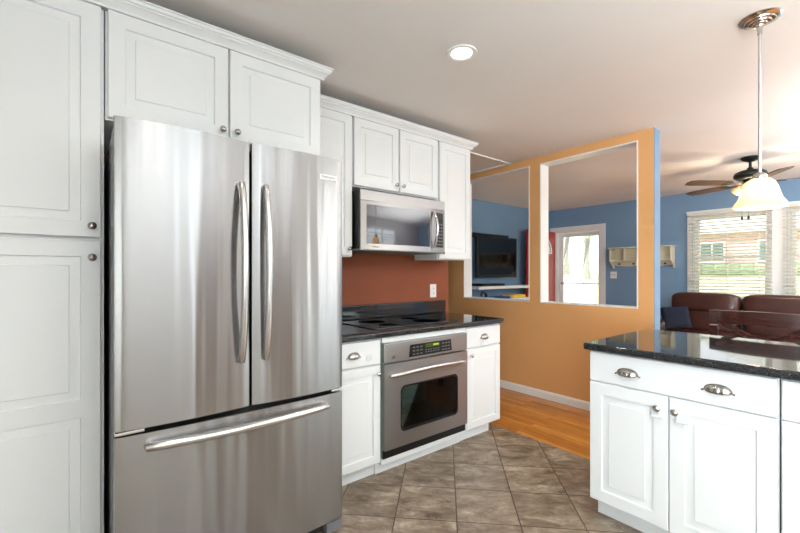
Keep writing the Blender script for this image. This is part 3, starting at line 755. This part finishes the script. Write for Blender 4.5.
# --- outlet on the rust wall
def wall_plate(name, loc, rz, label, cat, kind, w=0.072, h=0.115):
    o = thing(name, loc, rz, label, cat)
    MB().box(-w / 2, w / 2, -0.006, 0, -h / 2, h / 2, 0.003).build('plate', MT['plate'], o)
    if kind == 'outlet':
        for s in (-1, 1):
            m = MB().lathe([(0.0001, -0.008), (0.016, -0.0078), (0.017, -0.0055)], (0, 0, s * 0.021), 'Y', 16); r = m.build('receptacle', MT['plate'], o)
            MB().box(-0.007, -0.0045, -0.0086, -0.0076, s * 0.021 - 0.004, s * 0.021 + 0.006).box(0.0045, 0.007, -0.0086, -0.0076, s * 0.021 - 0.004, s * 0.021 + 0.006).box(-0.002, 0.002, -0.0086, -0.0076, s * 0.021 - 0.011, s * 0.021 - 0.007).build('slots', MT['slot'], r, smooth=0)
    else:
        for s in ((-0.02, 0.02) if w > 0.09 else (0,)):
            MB().box(s - 0.005, s + 0.005, -0.018, -0.005, -0.004, 0.012, 0.002).build('toggle', MT['slot'], o)
    return o
wall_plate('wall_outlet', (XL, 2.465, 1.098), R90, 'white double outlet plate on the rust wall above the backsplash', 'outlet', 'outlet', 0.074, 0.118)

# ------------------------------------------------------------------ refrigerator
FW, FH = 0.898, 1.797
fr = thing('refrigerator', (-1.744, 0.092, 0), R90, 'stainless steel french-door refrigerator with bottom freezer drawer', 'refrigerator')
MB().box(0.004, FW - 0.004, 0.0, 0.80, 0.03, FH - 0.02).build('body', MT['grey'], fr, smooth=0)
MB().box(0.02, FW - 0.02, -0.022, 0.0, 0.09, FH - 0.03).build('gasket', MT['gasket'], fr, smooth=0)
def fridge_front(x0, x1, z0, z1, bulge=0.014, back=-0.022, frontd=-0.066, n=22):
    """door skin, convex in plan over the whole fridge width with rounded side edges"""
    m = MB(); rr = 0.010; prof = [(x0 + 0.002, back)]
    xs = [x0 + (x1 - x0) * k / n for k in range(n + 1)]
    for X in xs:
        e = min(X - x0, x1 - X); yy = frontd - bulge * (1 - ((X - (x0 + x1) / 2) / ((x1 - x0) / 2)) ** 2)
        if e < 1e-6: prof.append((X, yy + rr))
        else: prof.append((X, yy))
    # round the corners
    prof.insert(2, (x0 + 0.003, frontd + 0.003)); prof.insert(len(prof) - 1, (x1 - 0.003, frontd + 0.003))
    prof.append((x1 - 0.002, back))
    m.prism(prof, z0 + 0.003, z1 - 0.003, 'XY')
    return m
for k, (a, b) in enumerate(((0.0, FW / 2 + 0.009), (FW / 2 + 0.015, FW))):
    d = fridge_front(a, b, 0.705, FH).build('door', MT['steel'], fr, smooth=40)
    hx = FW / 2 - 0.030 if k == 0 else FW / 2 + 0.068
    n = 20; m = MB(); sgn = -1 if k == 0 else 1
    # bowed flat bar: broad across, standing off in the middle
    pts = [(hx, -0.082 - 0.046 * math.sin(PI * i / n) ** 0.7, 0.90 + 0.715 * i / n) for i in range(n + 1)]
    pts = [(hx, -0.070, 0.905)] + pts + [(hx, -0.070, 1.61)]
    m.tube(pts, [0.015] * len(pts), 12, sx=0.95, up=(1, 0, 0))
    m.build('handle', MT['bar'], d, smooth=60)
    if k == 1:
        MB().box(FW - 0.128, FW - 0.042, -0.0785, -0.066, 1.688, 1.712, 0.001).build('badge', MT['plate'], d)
        text('Kenmore', 0.017, MT['slot'], 'badge_lettering', d, (FW - 0.085, -0.0787, 1.701), (R90, 0, 0), 0.0002)
dw = fridge_front(0.0, FW, 0.083, 0.690).build('freezer_drawer', MT['steel'], fr, smooth=40)
n = 24; m = MB()
pts = [(0.10 + 0.698 * i / n, -0.090 - 0.034 * math.sin(PI * i / n) ** 0.8, 0.642) for i in range(n + 1)]
pts = [(0.102, -0.072, 0.642)] + pts + [(0.796, -0.072, 0.642)]
m.tube(pts, 0.0165, 12, sx=0.95); m.build('handle', MT['bar'], dw, smooth=60)
for (x0, x1) in ((0.003, 0.09), (FW - 0.06, FW - 0.003)):
    MB().box(x0, x1, -0.064, -0.02, 0.692, 0.703, 0.002).build('hinge', MT['bar'], fr)
MB().box(0.02, FW - 0.02, -0.03, -0.001, 0.03, 0.078).build('base_grille', MT['gasket'], fr, smooth=0)
for x in (0.045, FW - 0.045):
    MB().box(x - 0.042, x + 0.042, -0.066, 0.02, 0.030, 0.078, 0.004).build('foot_cover', MT['grey'], fr)
    MB().cyl((x, 0.05, 0), (x, 0.05, 0.03), 0.02).build('foot', MT['gasket'], fr)

# ------------------------------------------------------------------ peninsula
def pen_cab(x0, w, splits, label, pulls):
    p = thing('base_cabinet', (x0, 2.074, 0), 0, label, 'cabinet')
    MB().box(0, w, 0, 0.585, 0.09, 0.859).box(0.012, w, 0.055, 0.585, 0, 0.09).build('body', MT['cab'], p, smooth=0)
    a = 0.004 
    d = front('drawer', p, a, 0.706, w - 2 * a, 0.148)
    for q in pulls: cup_pull(d, q, 0.070)
    for (x, ww, side) in splits:
        d = front('door', p, x, 0.10, ww, 0.600, rail=0.058)
        knob(d, ww - 0.040 if side == 'r' else 0.026, 0.541, r=0.0150)
    return p
pc = pen_cab(-1.004, 0.720, [(0.004, 0.352, 'r'), (0.360, 0.356, 'l')], 'white peninsula base cabinet with a wide drawer and two doors, nearest the room', (0.182, 0.532))
pen_cab(-0.280, 0.760, [(0.004, 0.373, 'r'), (0.381, 0.375, 'l')], 'white peninsula base cabinet cut by the right photo edge', (0.19, 0.57))
pen_cab(0.484, 0.60, [(0.004, 0.592, 'r')], 'white single-door peninsula base cabinet beyond the right photo edge', (0.30,))
m = MB(); m.box(-1.021, 1.10, 2.023, 2.853, 0.862, 0.898, 0.010, 3)
tag(m.build('countertop', MT['granite'], None, smooth=40), 'polished dark granite countertop on the white peninsula', 'countertop')
MB_ = MB().box(-1.004, 1.084, 2.662, 2.682, 0, 0.859)
tag(MB_.build('peninsula_back_panel', MT['cab'], None, smooth=0), 'white panel closing the rear of the peninsula cabinets', 'panel')
# child latches
ls = None
for i, (x, lab) in enumerate(((-0.695, 'clear white child latch below the left peninsula door knob'), (-0.597, 'clear white child latch below the right peninsula door knob'))):
    o = thing('child_latch', (x, 2.0535, 0.606), 0, lab, 'latch', 'child latches on the peninsula doors')
    s = 1 if i == 0 else -1
    MB().box(-0.022, 0.022, -0.008, 0, -0.012, 0.012, 0.004).build('base', MT['latch'], o)
    MB().box(-0.020, 0.030, -0.013, -0.0082, -0.008, 0.002, 0.002).box(-0.016, -0.008, -0.013, -0.0082, -0.001, 0.024, 0.002).box(0.010, 0.017, -0.013, -0.0082, -0.001, 0.024, 0.002).build('strap', MT['latch'], o)
for (y, z, lab) in ((1.346, 0.752, 'small white child latch pad on the drawer left of the oven'), (2.385, 0.722, 'small white child latch pad on the drawer right of the oven')):
    m = MB().box(-0.018, 0.018, -0.006, 0, -0.016, 0.016, 0.004)
    o = m.build('child_latch', MT['latch'], None); place(o, (-1.9815, y, z), R90); tag(o, lab, 'latch', 'latch pads on the oven side drawers')

# ------------------------------------------------------------------ kitchen lamps
def recessed(x, y, label, power=9):
    o = thing('recessed_ceiling_light', (x, y, CE), 0, label, 'ceiling light', 'recessed kitchen ceiling lights')
    m = MB().lathe([(0.082, -0.0005), (0.080, -0.006), (0.064, -0.008), (0.056, -0.003), (0.054, -0.0005)], (0, 0, 0), 'Z', 32)
    m.build('trim_ring', MT['trim'], o, smooth=60)
    MB().lathe([(0.0001, -0.006), (0.035, -0.0055), (0.053, -0.003), (0.0535, -0.0008)], (0, 0, 0), 'Z', 28).build('lamp_face', MT['spot'], o, smooth=60)
    d = bpy.data.lights.new('downlight', 'SPOT'); d.energy = power; d.color = (1, 0.90, 0.76); d.shadow_soft_size = 0.05; d.spot_size = math.radians(150); d.spot_blend = 0.8
    l = bpy.data.objects.new('downlight', d); COL.objects.link(l); l.parent = o; l.location = (0, 0, -0.02)
recessed(-1.47, 1.60, 'small round lit recessed light in the ceiling above the kitchen floor', 18)
recessed(-1.15, 0.25, 'round recessed light in the ceiling in front of the refrigerator, outside the frame', 7)
recessed(0.30, 1.35, 'round recessed light in the ceiling near the right kitchen wall, outside the frame', 7)
recessed(0.30, 0.0, 'round recessed light in the ceiling above the viewer, outside the frame', 7)

pl = thing('pendant_lamp', (-0.404, 2.459, CE), 0, 'hanging pendant lamp with a lit cream glass bell shade above the peninsula', 'pendant lamp')
m = MB().lathe([(0.0001, -0.040), (0.014, -0.040), (0.016, -0.034), (0.026, -0.031), (0.028, -0.027), (0.040, -0.025), (0.042, -0.020), (0.055, -0.018), (0.057, -0.013), (0.072, -0.010), (0.078, -0.004), (0.078, 0.0)], (0, 0, 0), 'Z', 36)
m.build('canopy', MT['nickel'], pl, smooth=40)
MB().cyl((0, 0, -0.035), (0, 0, -0.075), 0.012, 0.009, 14).build('coupling', MT['nickel'], pl)
MB().cyl((0, 0, -0.07), (0, 0, -0.735), 0.0062, n=12).build('rod', mat('satin_nickel_rod', (0.62, 0.60, 0.60, 1), 0.35, 1.0, noise=0.03, nscale=30), pl)
MB().lathe([(0.007, -0.715), (0.022, -0.722), (0.027, -0.732), (0.028, -0.742), (0.024, -0.75), (0.0001, -0.75)], (0, 0, 0), 'Z', 24).build('shade_holder', MT['nickel'], pl, smooth=40)
sp = [(0.030, -0.742), (0.052, -0.748), (0.072, -0.762), (0.086, -0.785), (0.096, -0.815), (0.108, -0.840), (0.126, -0.860), (0.134, -0.872), (0.130, -0.878), (0.122, -0.868), (0.104, -0.846), (0.091, -0.817), (0.081, -0.787), (0.067, -0.766), (0.048, -0.753), (0.030, -0.748)]
sp = [(r * 0.745, z) for (r, z) in sp]
MB().lathe(sp, (0, 0, 0), 'Z', 48).build('lamp_shade', MT['shade'], pl, smooth=60)
MB().lathe([(0.0001, -0.835), (0.018, -0.830), (0.024, -0.812), (0.022, -0.79), (0.015, -0.765), (0.014, -0.75)], (0, 0, 0), 'Z', 20).build('bulb', MT['bulb'], pl, smooth=60)
d = bpy.data.lights.new('pendant_glow', 'POINT'); d.energy = 4; d.color = (1, 0.86, 0.68); d.shadow_soft_size = 0.03
l = bpy.data.objects.new('pendant_glow', d); COL.objects.link(l); l.parent = pl; l.location = (0, 0, -0.86)

# ------------------------------------------------------------------ ceiling fan
cf = thing('ceiling_fan', (-0.95, 5.33, CE), 0, 'dark bronze ceiling fan behind the pendant lamp in the living room', 'ceiling fan')
MB().lathe([(0.075, 0), (0.078, -0.012), (0.062, -0.030), (0.030, -0.045), (0.016, -0.050), (0.0001, -0.05)], (0, 0, 0), 'Z', 28).build('canopy', MT['bronze'], cf, smooth=50)
MB().cyl((0, 0, -0.045), (0, 0, -0.13), 0.013).lathe([(0.013, -0.10), (0.026, -0.112), (0.03, -0.13), (0.0001, -0.13)], (0, 0, 0), 'Z', 20).build('downrod', MT['bronze'], cf)
MB().lathe([(0.03, -0.130), (0.085, -0.138), (0.125, -0.155), (0.135, -0.180), (0.132, -0.205), (0.105, -0.225), (0.06, -0.240), (0.0001, -0.242)], (0, 0, 0), 'Z', 32).build('motor_housing', MT['bronze'], cf, smooth=50)
for k in range(5):
    a = math.radians(231 + 72 * k); M = Matrix.Rotation(a, 4, 'Z') @ Matrix.Rotation(math.radians(9), 4, 'X')
    M = Matrix.Translation((0, 0, -0.262)) @ M
    m = MB(); poly = [(0.20, -0.045), (0.24, -0.06), (0.56, -0.068), (0.63, -0.05), (0.645, 0.0), (0.63, 0.05), (0.56, 0.068), (0.24, 0.06), (0.20, 0.045)]
    m.prism(poly, -0.004, 0.004, 'XY'); bmesh.ops.transform(m.bm, matrix=M, verts=m.bm.verts[:])
    bl = m.build('blade', MT['blade'], cf, smooth=20)
    m = MB(); m.prism([(0.09, -0.018), (0.16, -0.014), (0.22, -0.04), (0.27, -0.03), (0.25, 0.0), (0.27, 0.03), (0.22, 0.04), (0.16, 0.014), (0.09, 0.018)], -0.010, -0.0045, 'XY')
    bmesh.ops.transform(m.bm, matrix=M, verts=m.bm.verts[:]); m.build('blade_bracket', MT['bronze'], bl, smooth=20)
lk = MB().lathe([(0.05, -0.242), (0.075, -0.255), (0.075, -0.27), (0.03, -0.28), (0.0001, -0.28)], (0, 0, 0), 'Z', 24).build('light_kit', MT['bronze'], cf, smooth=50)
for k in range(3):
    a = math.radians(30 + 120 * k); c, s = math.cos(a), math.sin(a)
    m = MB(); M = Matrix.Translation((0.085 * c, 0.085 * s, -0.275)) @ Matrix.Rotation(a, 4, 'Z') @ Matrix.Rotation(math.radians(-40), 4, 'Y')
    m.lathe([(0.02, 0), (0.03, -0.015), (0.045, -0.05), (0.055, -0.085), (0.051, -0.085), (0.041, -0.05), (0.026, -0.016)], (0, 0, 0), 'Z', 20)
    bmesh.ops.transform(m.bm, matrix=M, verts=m.bm.verts[:]); sh = m.build('glass_shade', MT['shade'], lk, smooth=60)
for (dx, dy) in ((-0.055, -0.05), (0.0, -0.07)):
    MB().cyl((dx, dy, -0.27), (dx, dy, -0.60), 0.0012, n=6).lathe([(0.0001, -0.64), (0.010, -0.636), (0.011, -0.615), (0.004, -0.60), (0.0001, -0.598)], (dx, dy, 0), 'Z', 10).build('pull_chain', MT['bronze'], cf)
d = bpy.data.lights.new('fan_glow', 'POINT'); d.energy = 16; d.color = (1, 0.80, 0.58); d.shadow_soft_size = 0.07
l = bpy.data.objects.new('fan_glow', d); COL.objects.link(l); l.parent = cf; l.location = (0, 0, -0.40)

# ------------------------------------------------------------------ television corner
tv = thing('television', (-4.12, 5.33, 1.515), R90, 'black flat-screen television mounted on the blue wall above the white shelf', 'television')
TW, TH = 0.98, 0.66
MB().box(-TW / 2, TW / 2, -0.02, 0.03, -TH / 2, TH / 2, 0.008).build('bezel', MT['black'], tv)
MB().box(-TW / 2 + 0.035, TW / 2 - 0.035, -0.0225, -0.018, -TH / 2 + 0.045, TH / 2 - 0.03).build('screen', MT['tvs'], tv, smooth=0)
MB().box(-0.2, 0.2, 0.03, 0.085, -0.15, 0.15).build('wall_bracket', MT['black'], tv, smooth=0)
tv.rotation_euler = (0, 0, R90 - math.radians(2.5))
o = MB().box(-0.52, 0.5, 0, 0.09, -0.035, 0.035, 0.008).build('soundbar', MT['black'], None); place(o, (-4.205, 5.26, 1.865), R90); tag(o, 'long black bar mounted along the top of the television', 'speaker')
sh = MB().box(-0.72, 0.72, -0.27, 0, 0, 0.045, 0.003).build('floating_shelf', MT['trim'], None); place(sh, (XTV, 5.44, 1.005), R90); tag(sh, 'white floating shelf directly below the television', 'shelf', 'white floating shelves on the television wall')
sh = MB().box(-0.72, 0.72, -0.27, 0, 0, 0.045, 0.003).build('floating_shelf', MT['trim'], None); place(sh, (XTV, 5.44, 0.795), R90); tag(sh, 'lower white floating shelf carrying the blue and yellow books', 'shelf', 'white floating shelves on the television wall')
bx = thing('media_player', (-4.12, 5.12, 1.0505), R90, 'flat black media player box on the upper white shelf', 'media player')
MB().box(-0.3, 0.28, -0.10, 0.10, 0.004, 0.042, 0.004).build('case', MT['black'], bx)
MB().box(-0.22, -0.02, -0.1015, -0.0995, 0.018, 0.030).build('disc_tray', MT['slot'], bx)
m = MB()
for k in range(5):
    r = 0.055 + 0.006 * math.sin(k * 2.1)
    m.tube([(r * math.cos(2 * PI * i / 20) + 0.006 * k, 0.01 * math.sin(i + k), 0.06 + r * math.sin(2 * PI * i / 20)) for i in range(21)], 0.006, 6, cap=False)
o = m.build('coiled_cable', MT['black'], None); place(o, (-4.08, 4.93, 0.8405), R90); tag(o, 'coiled black cable at the left end of the lower shelf', 'cable')
def book(loc, rz, w, d, h, m, label):
    o = thing('book', loc, rz, label, 'book', 'books on the lower television shelf')
    MB().box(-w / 2, w / 2, -d / 2, d / 2, 0, 0.004).box(-w / 2, w / 2, -d / 2, d / 2, h - 0.004, h).box(-w / 2, w / 2, -d / 2, -d / 2 + 0.004, 0.004, h - 0.004).build('cover', m, o, smooth=0)
    MB().box(-w / 2 + 0.004, w / 2 - 0.004, -d / 2 + 0.0042, d / 2 - 0.004, 0.0042, h - 0.0042).build('pages', MT['paper'], o, smooth=0)
book((-4.10, 5.32, 0.8405), R90, 0.40, 0.20, 0.034, MT['bluebook'], 'blue book lying flat on the lower shelf left of the yellow one')
book((-4.10, 5.76, 0.8405), R90 + 0.05, 0.40, 0.20, 0.056, MT['yellow'], 'yellow book lying flat on the lower shelf beside the red door')

# ------------------------------------------------------------------ coat shelf + switch
cs = thing('coat_shelf', (-3.005, 6.999, 1.33), 0, 'cream wooden wall shelf with cubbies and coat pegs between door and windows', 'shelf')
w = MB(); L = 0.89
w.box(-0.015, L + 0.015, -0.18, 0, 0.325, 0.343, 0.003)
w.box(0.0, L, -0.165, 0, 0.12, 0.136)
for k in range(5):
    x = 0.009 + (L - 0.018) * k / 4; w.box(x - 0.008, x + 0.008, -0.162, 0, 0.136, 0.325)
w.box(0.0, L, -0.012, 0, 0.136, 0.325)
cb = w.build('cubby_box', MT['cream'], cs, smooth=20)
top = [(0.0, 0.119)] + [(L * k / 24, 0.045 + 0.008 * math.cos(4 * PI * k / 24)) for k in range(25)] + [(L, 0.119)]
MB().prism(top, -0.018, 0, 'XZ').build('peg_rail', MT['cream'], cs, smooth=20)
for x in (0.0, L - 0.018):
    MB().prism([(0, 0.0), (-0.03, 0.0), (-0.05, 0.04), (-0.12, 0.09), (-0.155, 0.119), (0, 0.119)], x, x + 0.018, 'YZ').build('bracket', MT['cream'], cs, smooth=20)
for k in range(4):
    x = L * (k + 0.5) / 4
    MB().lathe([(0.010, -0.018), (0.008, -0.035), (0.009, -0.055), (0.015, -0.062), (0.012, -0.072), (0.0001, -0.075)], (x, 0, 0.075), 'Y', 12).build('peg', MT['bronze'], cs)
wall_plate('light_switch', (-3.004, 6.999, 1.225), 0, 'white double light switch plate under the left end of the coat shelf', 'light switch', 'switch', 0.105, 0.115)

# ------------------------------------------------------------------ sofa
sf = thing('sofa', (-2.14, 6.86, 0), 0, 'brown leather reclining sofa under the living room windows', 'sofa')
# local: x right, y toward the wall negative into room
def lp(m, x0, x1, y0, y1, z0, z1, e=0.28, M=None, n=14): return m.puff(((x0 + x1) / 2, (y0 + y1) / 2, (z0 + z1) / 2), (x1 - x0, y1 - y0, z1 - z0), e, n, M)
SW = 2.56
MB().box(0.05, SW - 0.05, -0.88, -0.12, 0.06, 0.34, 0.02).build('base', MT['leather'], sf)
for x0 in (0.0, SW - 0.26):
    m = MB(); lp(m, x0, x0 + 0.26, -0.92, -0.08, 0.04, 0.50, 0.3); lp(m, x0 - 0.01, x0 + 0.27, -0.93, -0.16, 0.42, 0.66, 0.55)
    m.build('arm', MT['leather'], sf, smooth=60)
cw = (SW - 0.40) / 3
for k in range(3):
    x0 = 0.12 + (SW - 0.24) * k / 3; x1 = 0.12 + (SW - 0.24) * (k + 1) / 3
    m = MB(); lp(m, max(x0, 0.25), min(x1, SW - 0.25), -0.90, -0.30, 0.28, 0.50, 0.3); m.build('seat_cushion', MT['leather'], sf, smooth=60)
    m = MB(); T = Matrix.Rotation(math.radians(-9), 4, 'X')
    lp(m, x0 + 0.004, x1 - 0.004, -0.42, -0.12, 0.72, 0.985, 0.42, T); lp(m, x0 + 0.02, x1 - 0.02, -0.42, -0.14, 0.44, 0.80, 0.40, T)
    bc = m.build('back_cushion', MT['leather'], sf, smooth=60)
    m = MB(); xc = (x0 + x1) / 2 + 0.12
    xs = x0 + (x1 - x0) * 0.34
    pass
    m.tube([(xs, -0.145 - 0.13 * (1 - math.cos(t)) * 0 - 0.16 * math.sin(t), 0.85 + 0.135 * math.cos(t)) for t in [k2 * PI / 10 for k2 in range(0, 8)]], 0.003, 6)
    m.build('seam', MT['leather'], bc)
M_ = Matrix.Rotation(math.radians(-7), 4, 'Y') @ Matrix.Rotation(math.radians(-30), 4, 'X')
def pinch(q):
    s_ = 0.165; a = abs(q.x) / s_; b = abs(q.z) / s_
    return Vector((q.x * (1 - 0.10 * (1 - b * b)), q.y * max(0.06, (1 - a ** 3) * (1 - b ** 3)) ** 0.6, q.z * (1 - 0.10 * (1 - a * a))))
m = MB().puff((0, 0, 0), (0.33, 0.13, 0.33), 0.25, 16, M_, pinch)
o = m.build('throw_pillow', MT['navy'], None, smooth=70); o.location = (-1.83, 6.08, 0.675); o.rotation_euler = (0, 0, math.radians(20)); tag(o, 'navy blue throw pillow propped at the left end of the sofa', 'pillow')

# ------------------------------------------------------------------ dining chair
ch = thing('dining_chair', (-0.49, 3.15, 0), 0, 'dark cherry wood dining chair with a crossed back beyond the peninsula', 'chair')
hw = 0.262
def arcx(y0, dy, x, w=hw): return y0 + dy * (x / w) ** 2
for s in (-1, 1):
    m = MB(); x = s * (hw - 0.022)
    m.prism([(-0.02 , 0.0), (0.022, 0.0), (0.018, 0.45), (-0.018 + 0.0, 0.93), (-0.05, 0.93), (-0.022, 0.45)], x - 0.02, x + 0.02, 'YZ')
    m.build('rear_leg', MT['darkwood'], ch, smooth=20)
    MB().cyl((x, 0.42, 0), (x, 0.42, 0.43), 0.016, 0.022, 12).build('front_leg', MT['darkwood'], ch)
m = MB()
def rail(x0, x1, z0, z1, y, dy, th=0.022, n=14, crest=0.0):
    def F(side): return [[m.bm.verts.new((x0 + (x1 - x0) * i / n, y + dy * (1 - ((x0 + (x1 - x0) * i / n) / hw) ** 2) + side * th / 2, z)) for z in (z0, z1 + crest * (1 - ((x0 + (x1 - x0) * i / n) / hw) ** 2))] for i in range(n + 1)]
    A = F(-1); B = F(1)
    for i in range(n):
        for (P, Q) in ((A, A), (B, B)): m.bm.faces.new((P[i][0], P[i + 1][0], P[i + 1][1], P[i][1]))
        m.bm.faces.new((A[i][0], A[i + 1][0], B[i + 1][0], B[i][0])); m.bm.faces.new((A[i][1], A[i + 1][1], B[i + 1][1], B[i][1]))
    for i in (0, n): m.bm.faces.new((A[i][0], A[i][1], B[i][1], B[i][0]))
rail(-hw, hw, 0.946, 1.022, -0.034, -0.03, crest=0.006)
m.build('top_rail', MT['darkwood'], ch, smooth=30)
m = MB(); rail(-hw + 0.045, hw - 0.045, 0.700, 0.742, -0.030, -0.015); m.build('lower_rail', MT['darkwood'], ch, smooth=30)
for s in (-1, 1):
    m = MB(); m.tube([(s * (-hw + 0.068), -0.050 - (0.004 if s > 0 else 0.0), 0.950), (0, -0.054, 0.845), (s * (hw - 0.068), -0.046, 0.738)], 0.015, 8, sx=0.5, up=(0, 1, 0)); m.build('back_brace', MT['darkwood'], ch)
MB().box(-hw, hw, 0.0, 0.46, 0.43, 0.47, 0.012).build('seat', MT['darkwood'], ch)
m = MB(); m.lathe([(0.0001, -0.0705), (0.020, -0.069), (0.024, -0.064)], (0, 0, 0), 'Y', 20); bmesh.ops.transform(m.bm, matrix=Matrix.Translation((0, -0.008, 0.984)) @ Matrix.Diagonal((1.5, 1, 0.7, 1)), verts=m.bm.verts[:])
m.build('carved_oval', MT['darkwood'], ch)

# ------------------------------------------------------------------ outdoors
GZ = lambda y: -0.42 + 1.55 * min(1.0, max(0.0, (y - 8.0) / 22.0))      # the lawn rises away from the house
m = MB(); ys = [7.16, 8.0, 12, 16, 20, 24, 28, 30, 45, 70]
for a, b in zip(ys, ys[1:]):
    m.bm.faces.new([m.bm.verts.new(q) for q in ((-60, a, GZ(a)), (40, a, GZ(a)), (40, b, GZ(b)), (-60, b, GZ(b)))])
struct(m.build('ground', MT['grass'], None, smooth=0))
struct(MB().box(-4.6, -2.6, 7.16, 9.2, -0.35, -0.03).build('porch_slab', MT['pave'], None, smooth=0))
hs = thing('neighbour_house', (-4.6, 31, 1.12), 0, 'pinkish brick house across the lawn seen through the window blinds', 'house')
MB().box(-5, 5, 0, 7, 0, 2.6).build('wall', MT['brick'], hs, smooth=0)
MB().prism([(-5.4, 2.6), (5.4, 2.6), (0, 5.4)], -0.4, 7.4, 'XZ').build('roof', MT['roof'], hs, smooth=0)
for x in (-3.4, -0.6, 2.4):
    f = MB().box(x, x + 1.3, -0.06, 0.02, 0.8, 2.1).build('window', MT['trim'], hs, smooth=0)
    MB().box(x + 0.08, x + 0.61, -0.08, -0.06, 0.88, 2.02).box(x + 0.69, x + 1.22, -0.08, -0.06, 0.88, 2.02).build('pane', MT['dglass'], f, smooth=0)
m = MB(); hd = random.Random(3)
for k in range(16): m.puff((-9.2 + k * 0.62, 30.2, GZ(30) + 0.32), (0.9, 0.7, 0.8), 0.9, 6)
tag(m.build('hedge', MT['leaf'], None), 'low green hedge along the foot of the brick house', 'hedge')
def tree(x, y, h, label, leafy=True):
    t = thing('tree', (x, y, GZ(y) - 0.01), 0, label, 'tree', None)
    m = MB(); m.tube([(0, 0, 0), (0.05, 0, h * 0.3), (-0.04, 0.03, h * 0.6), (0.05, 0, h * 0.95)], [h * 0.035, h * 0.026, h * 0.016, h * 0.004], 10)
    for k in range(16):
        a = k * 2.4; z = h * (0.28 + 0.04 * k); L = h * (0.36 - 0.012 * k)
        m.tube([(0, 0, z), (L * 0.5 * math.cos(a), L * 0.5 * math.sin(a), z + L * 0.3), (L * math.cos(a), L * math.sin(a), z + L * 0.75)], [h * 0.010, h * 0.006, h * 0.002], 6)
    m.build('trunk', MT['bark'], t)
    if leafy:
        m = MB(); rnd = random.Random(int(x * 10))
        for k in range(1400):
            a = rnd.uniform(0, 2 * PI); u = rnd.uniform(-1, 1); r = h * 0.36 * rnd.uniform(0.35, 1) ** 0.5
            c = Vector((r * math.cos(a) * math.sqrt(1 - u * u), r * math.sin(a) * math.sqrt(1 - u * u), h * 0.66 + r * u * 0.95))
            s_ = h * 0.022; R_m = Matrix.Rotation(rnd.uniform(0, 6), 4, 'Z') @ Matrix.Rotation(rnd.uniform(0, 3), 4, 'X')
            vs = [m.bm.verts.new(c + (R_m @ Vector(q)) * s_) for q in ((-1, 0, 0), (0, -0.5, 0.1), (1, 0, 0), (0, 0.5, 0.1))]
            m.bm.faces.new(vs)
        m.build('foliage', MT['leaf'], t, smooth=0)
tree(-12.9, 26, 9.0, 'pale green tree behind the glass storm door')
tree(-17.6, 32, 11, 'taller tree farther behind the glass storm door')
fc = thing('garden_fence', (-14, 13.5, GZ(13.5) - 0.05), 0, 'low pale board fence on the lawn behind the storm door', 'fence')
m = MB()
for k in range(60): m.box(k * 0.12, k * 0.12 + 0.1, 0, 0.02, 0.05, 1.25)
m.build('boards', MT['fence'], fc, smooth=0)
MB().box(0, 7.2, 0.02, 0.06, 0.25, 0.33).box(0, 7.2, 0.02, 0.06, 0.95, 1.03).build('rails', MT['fence'], fc, smooth=0)
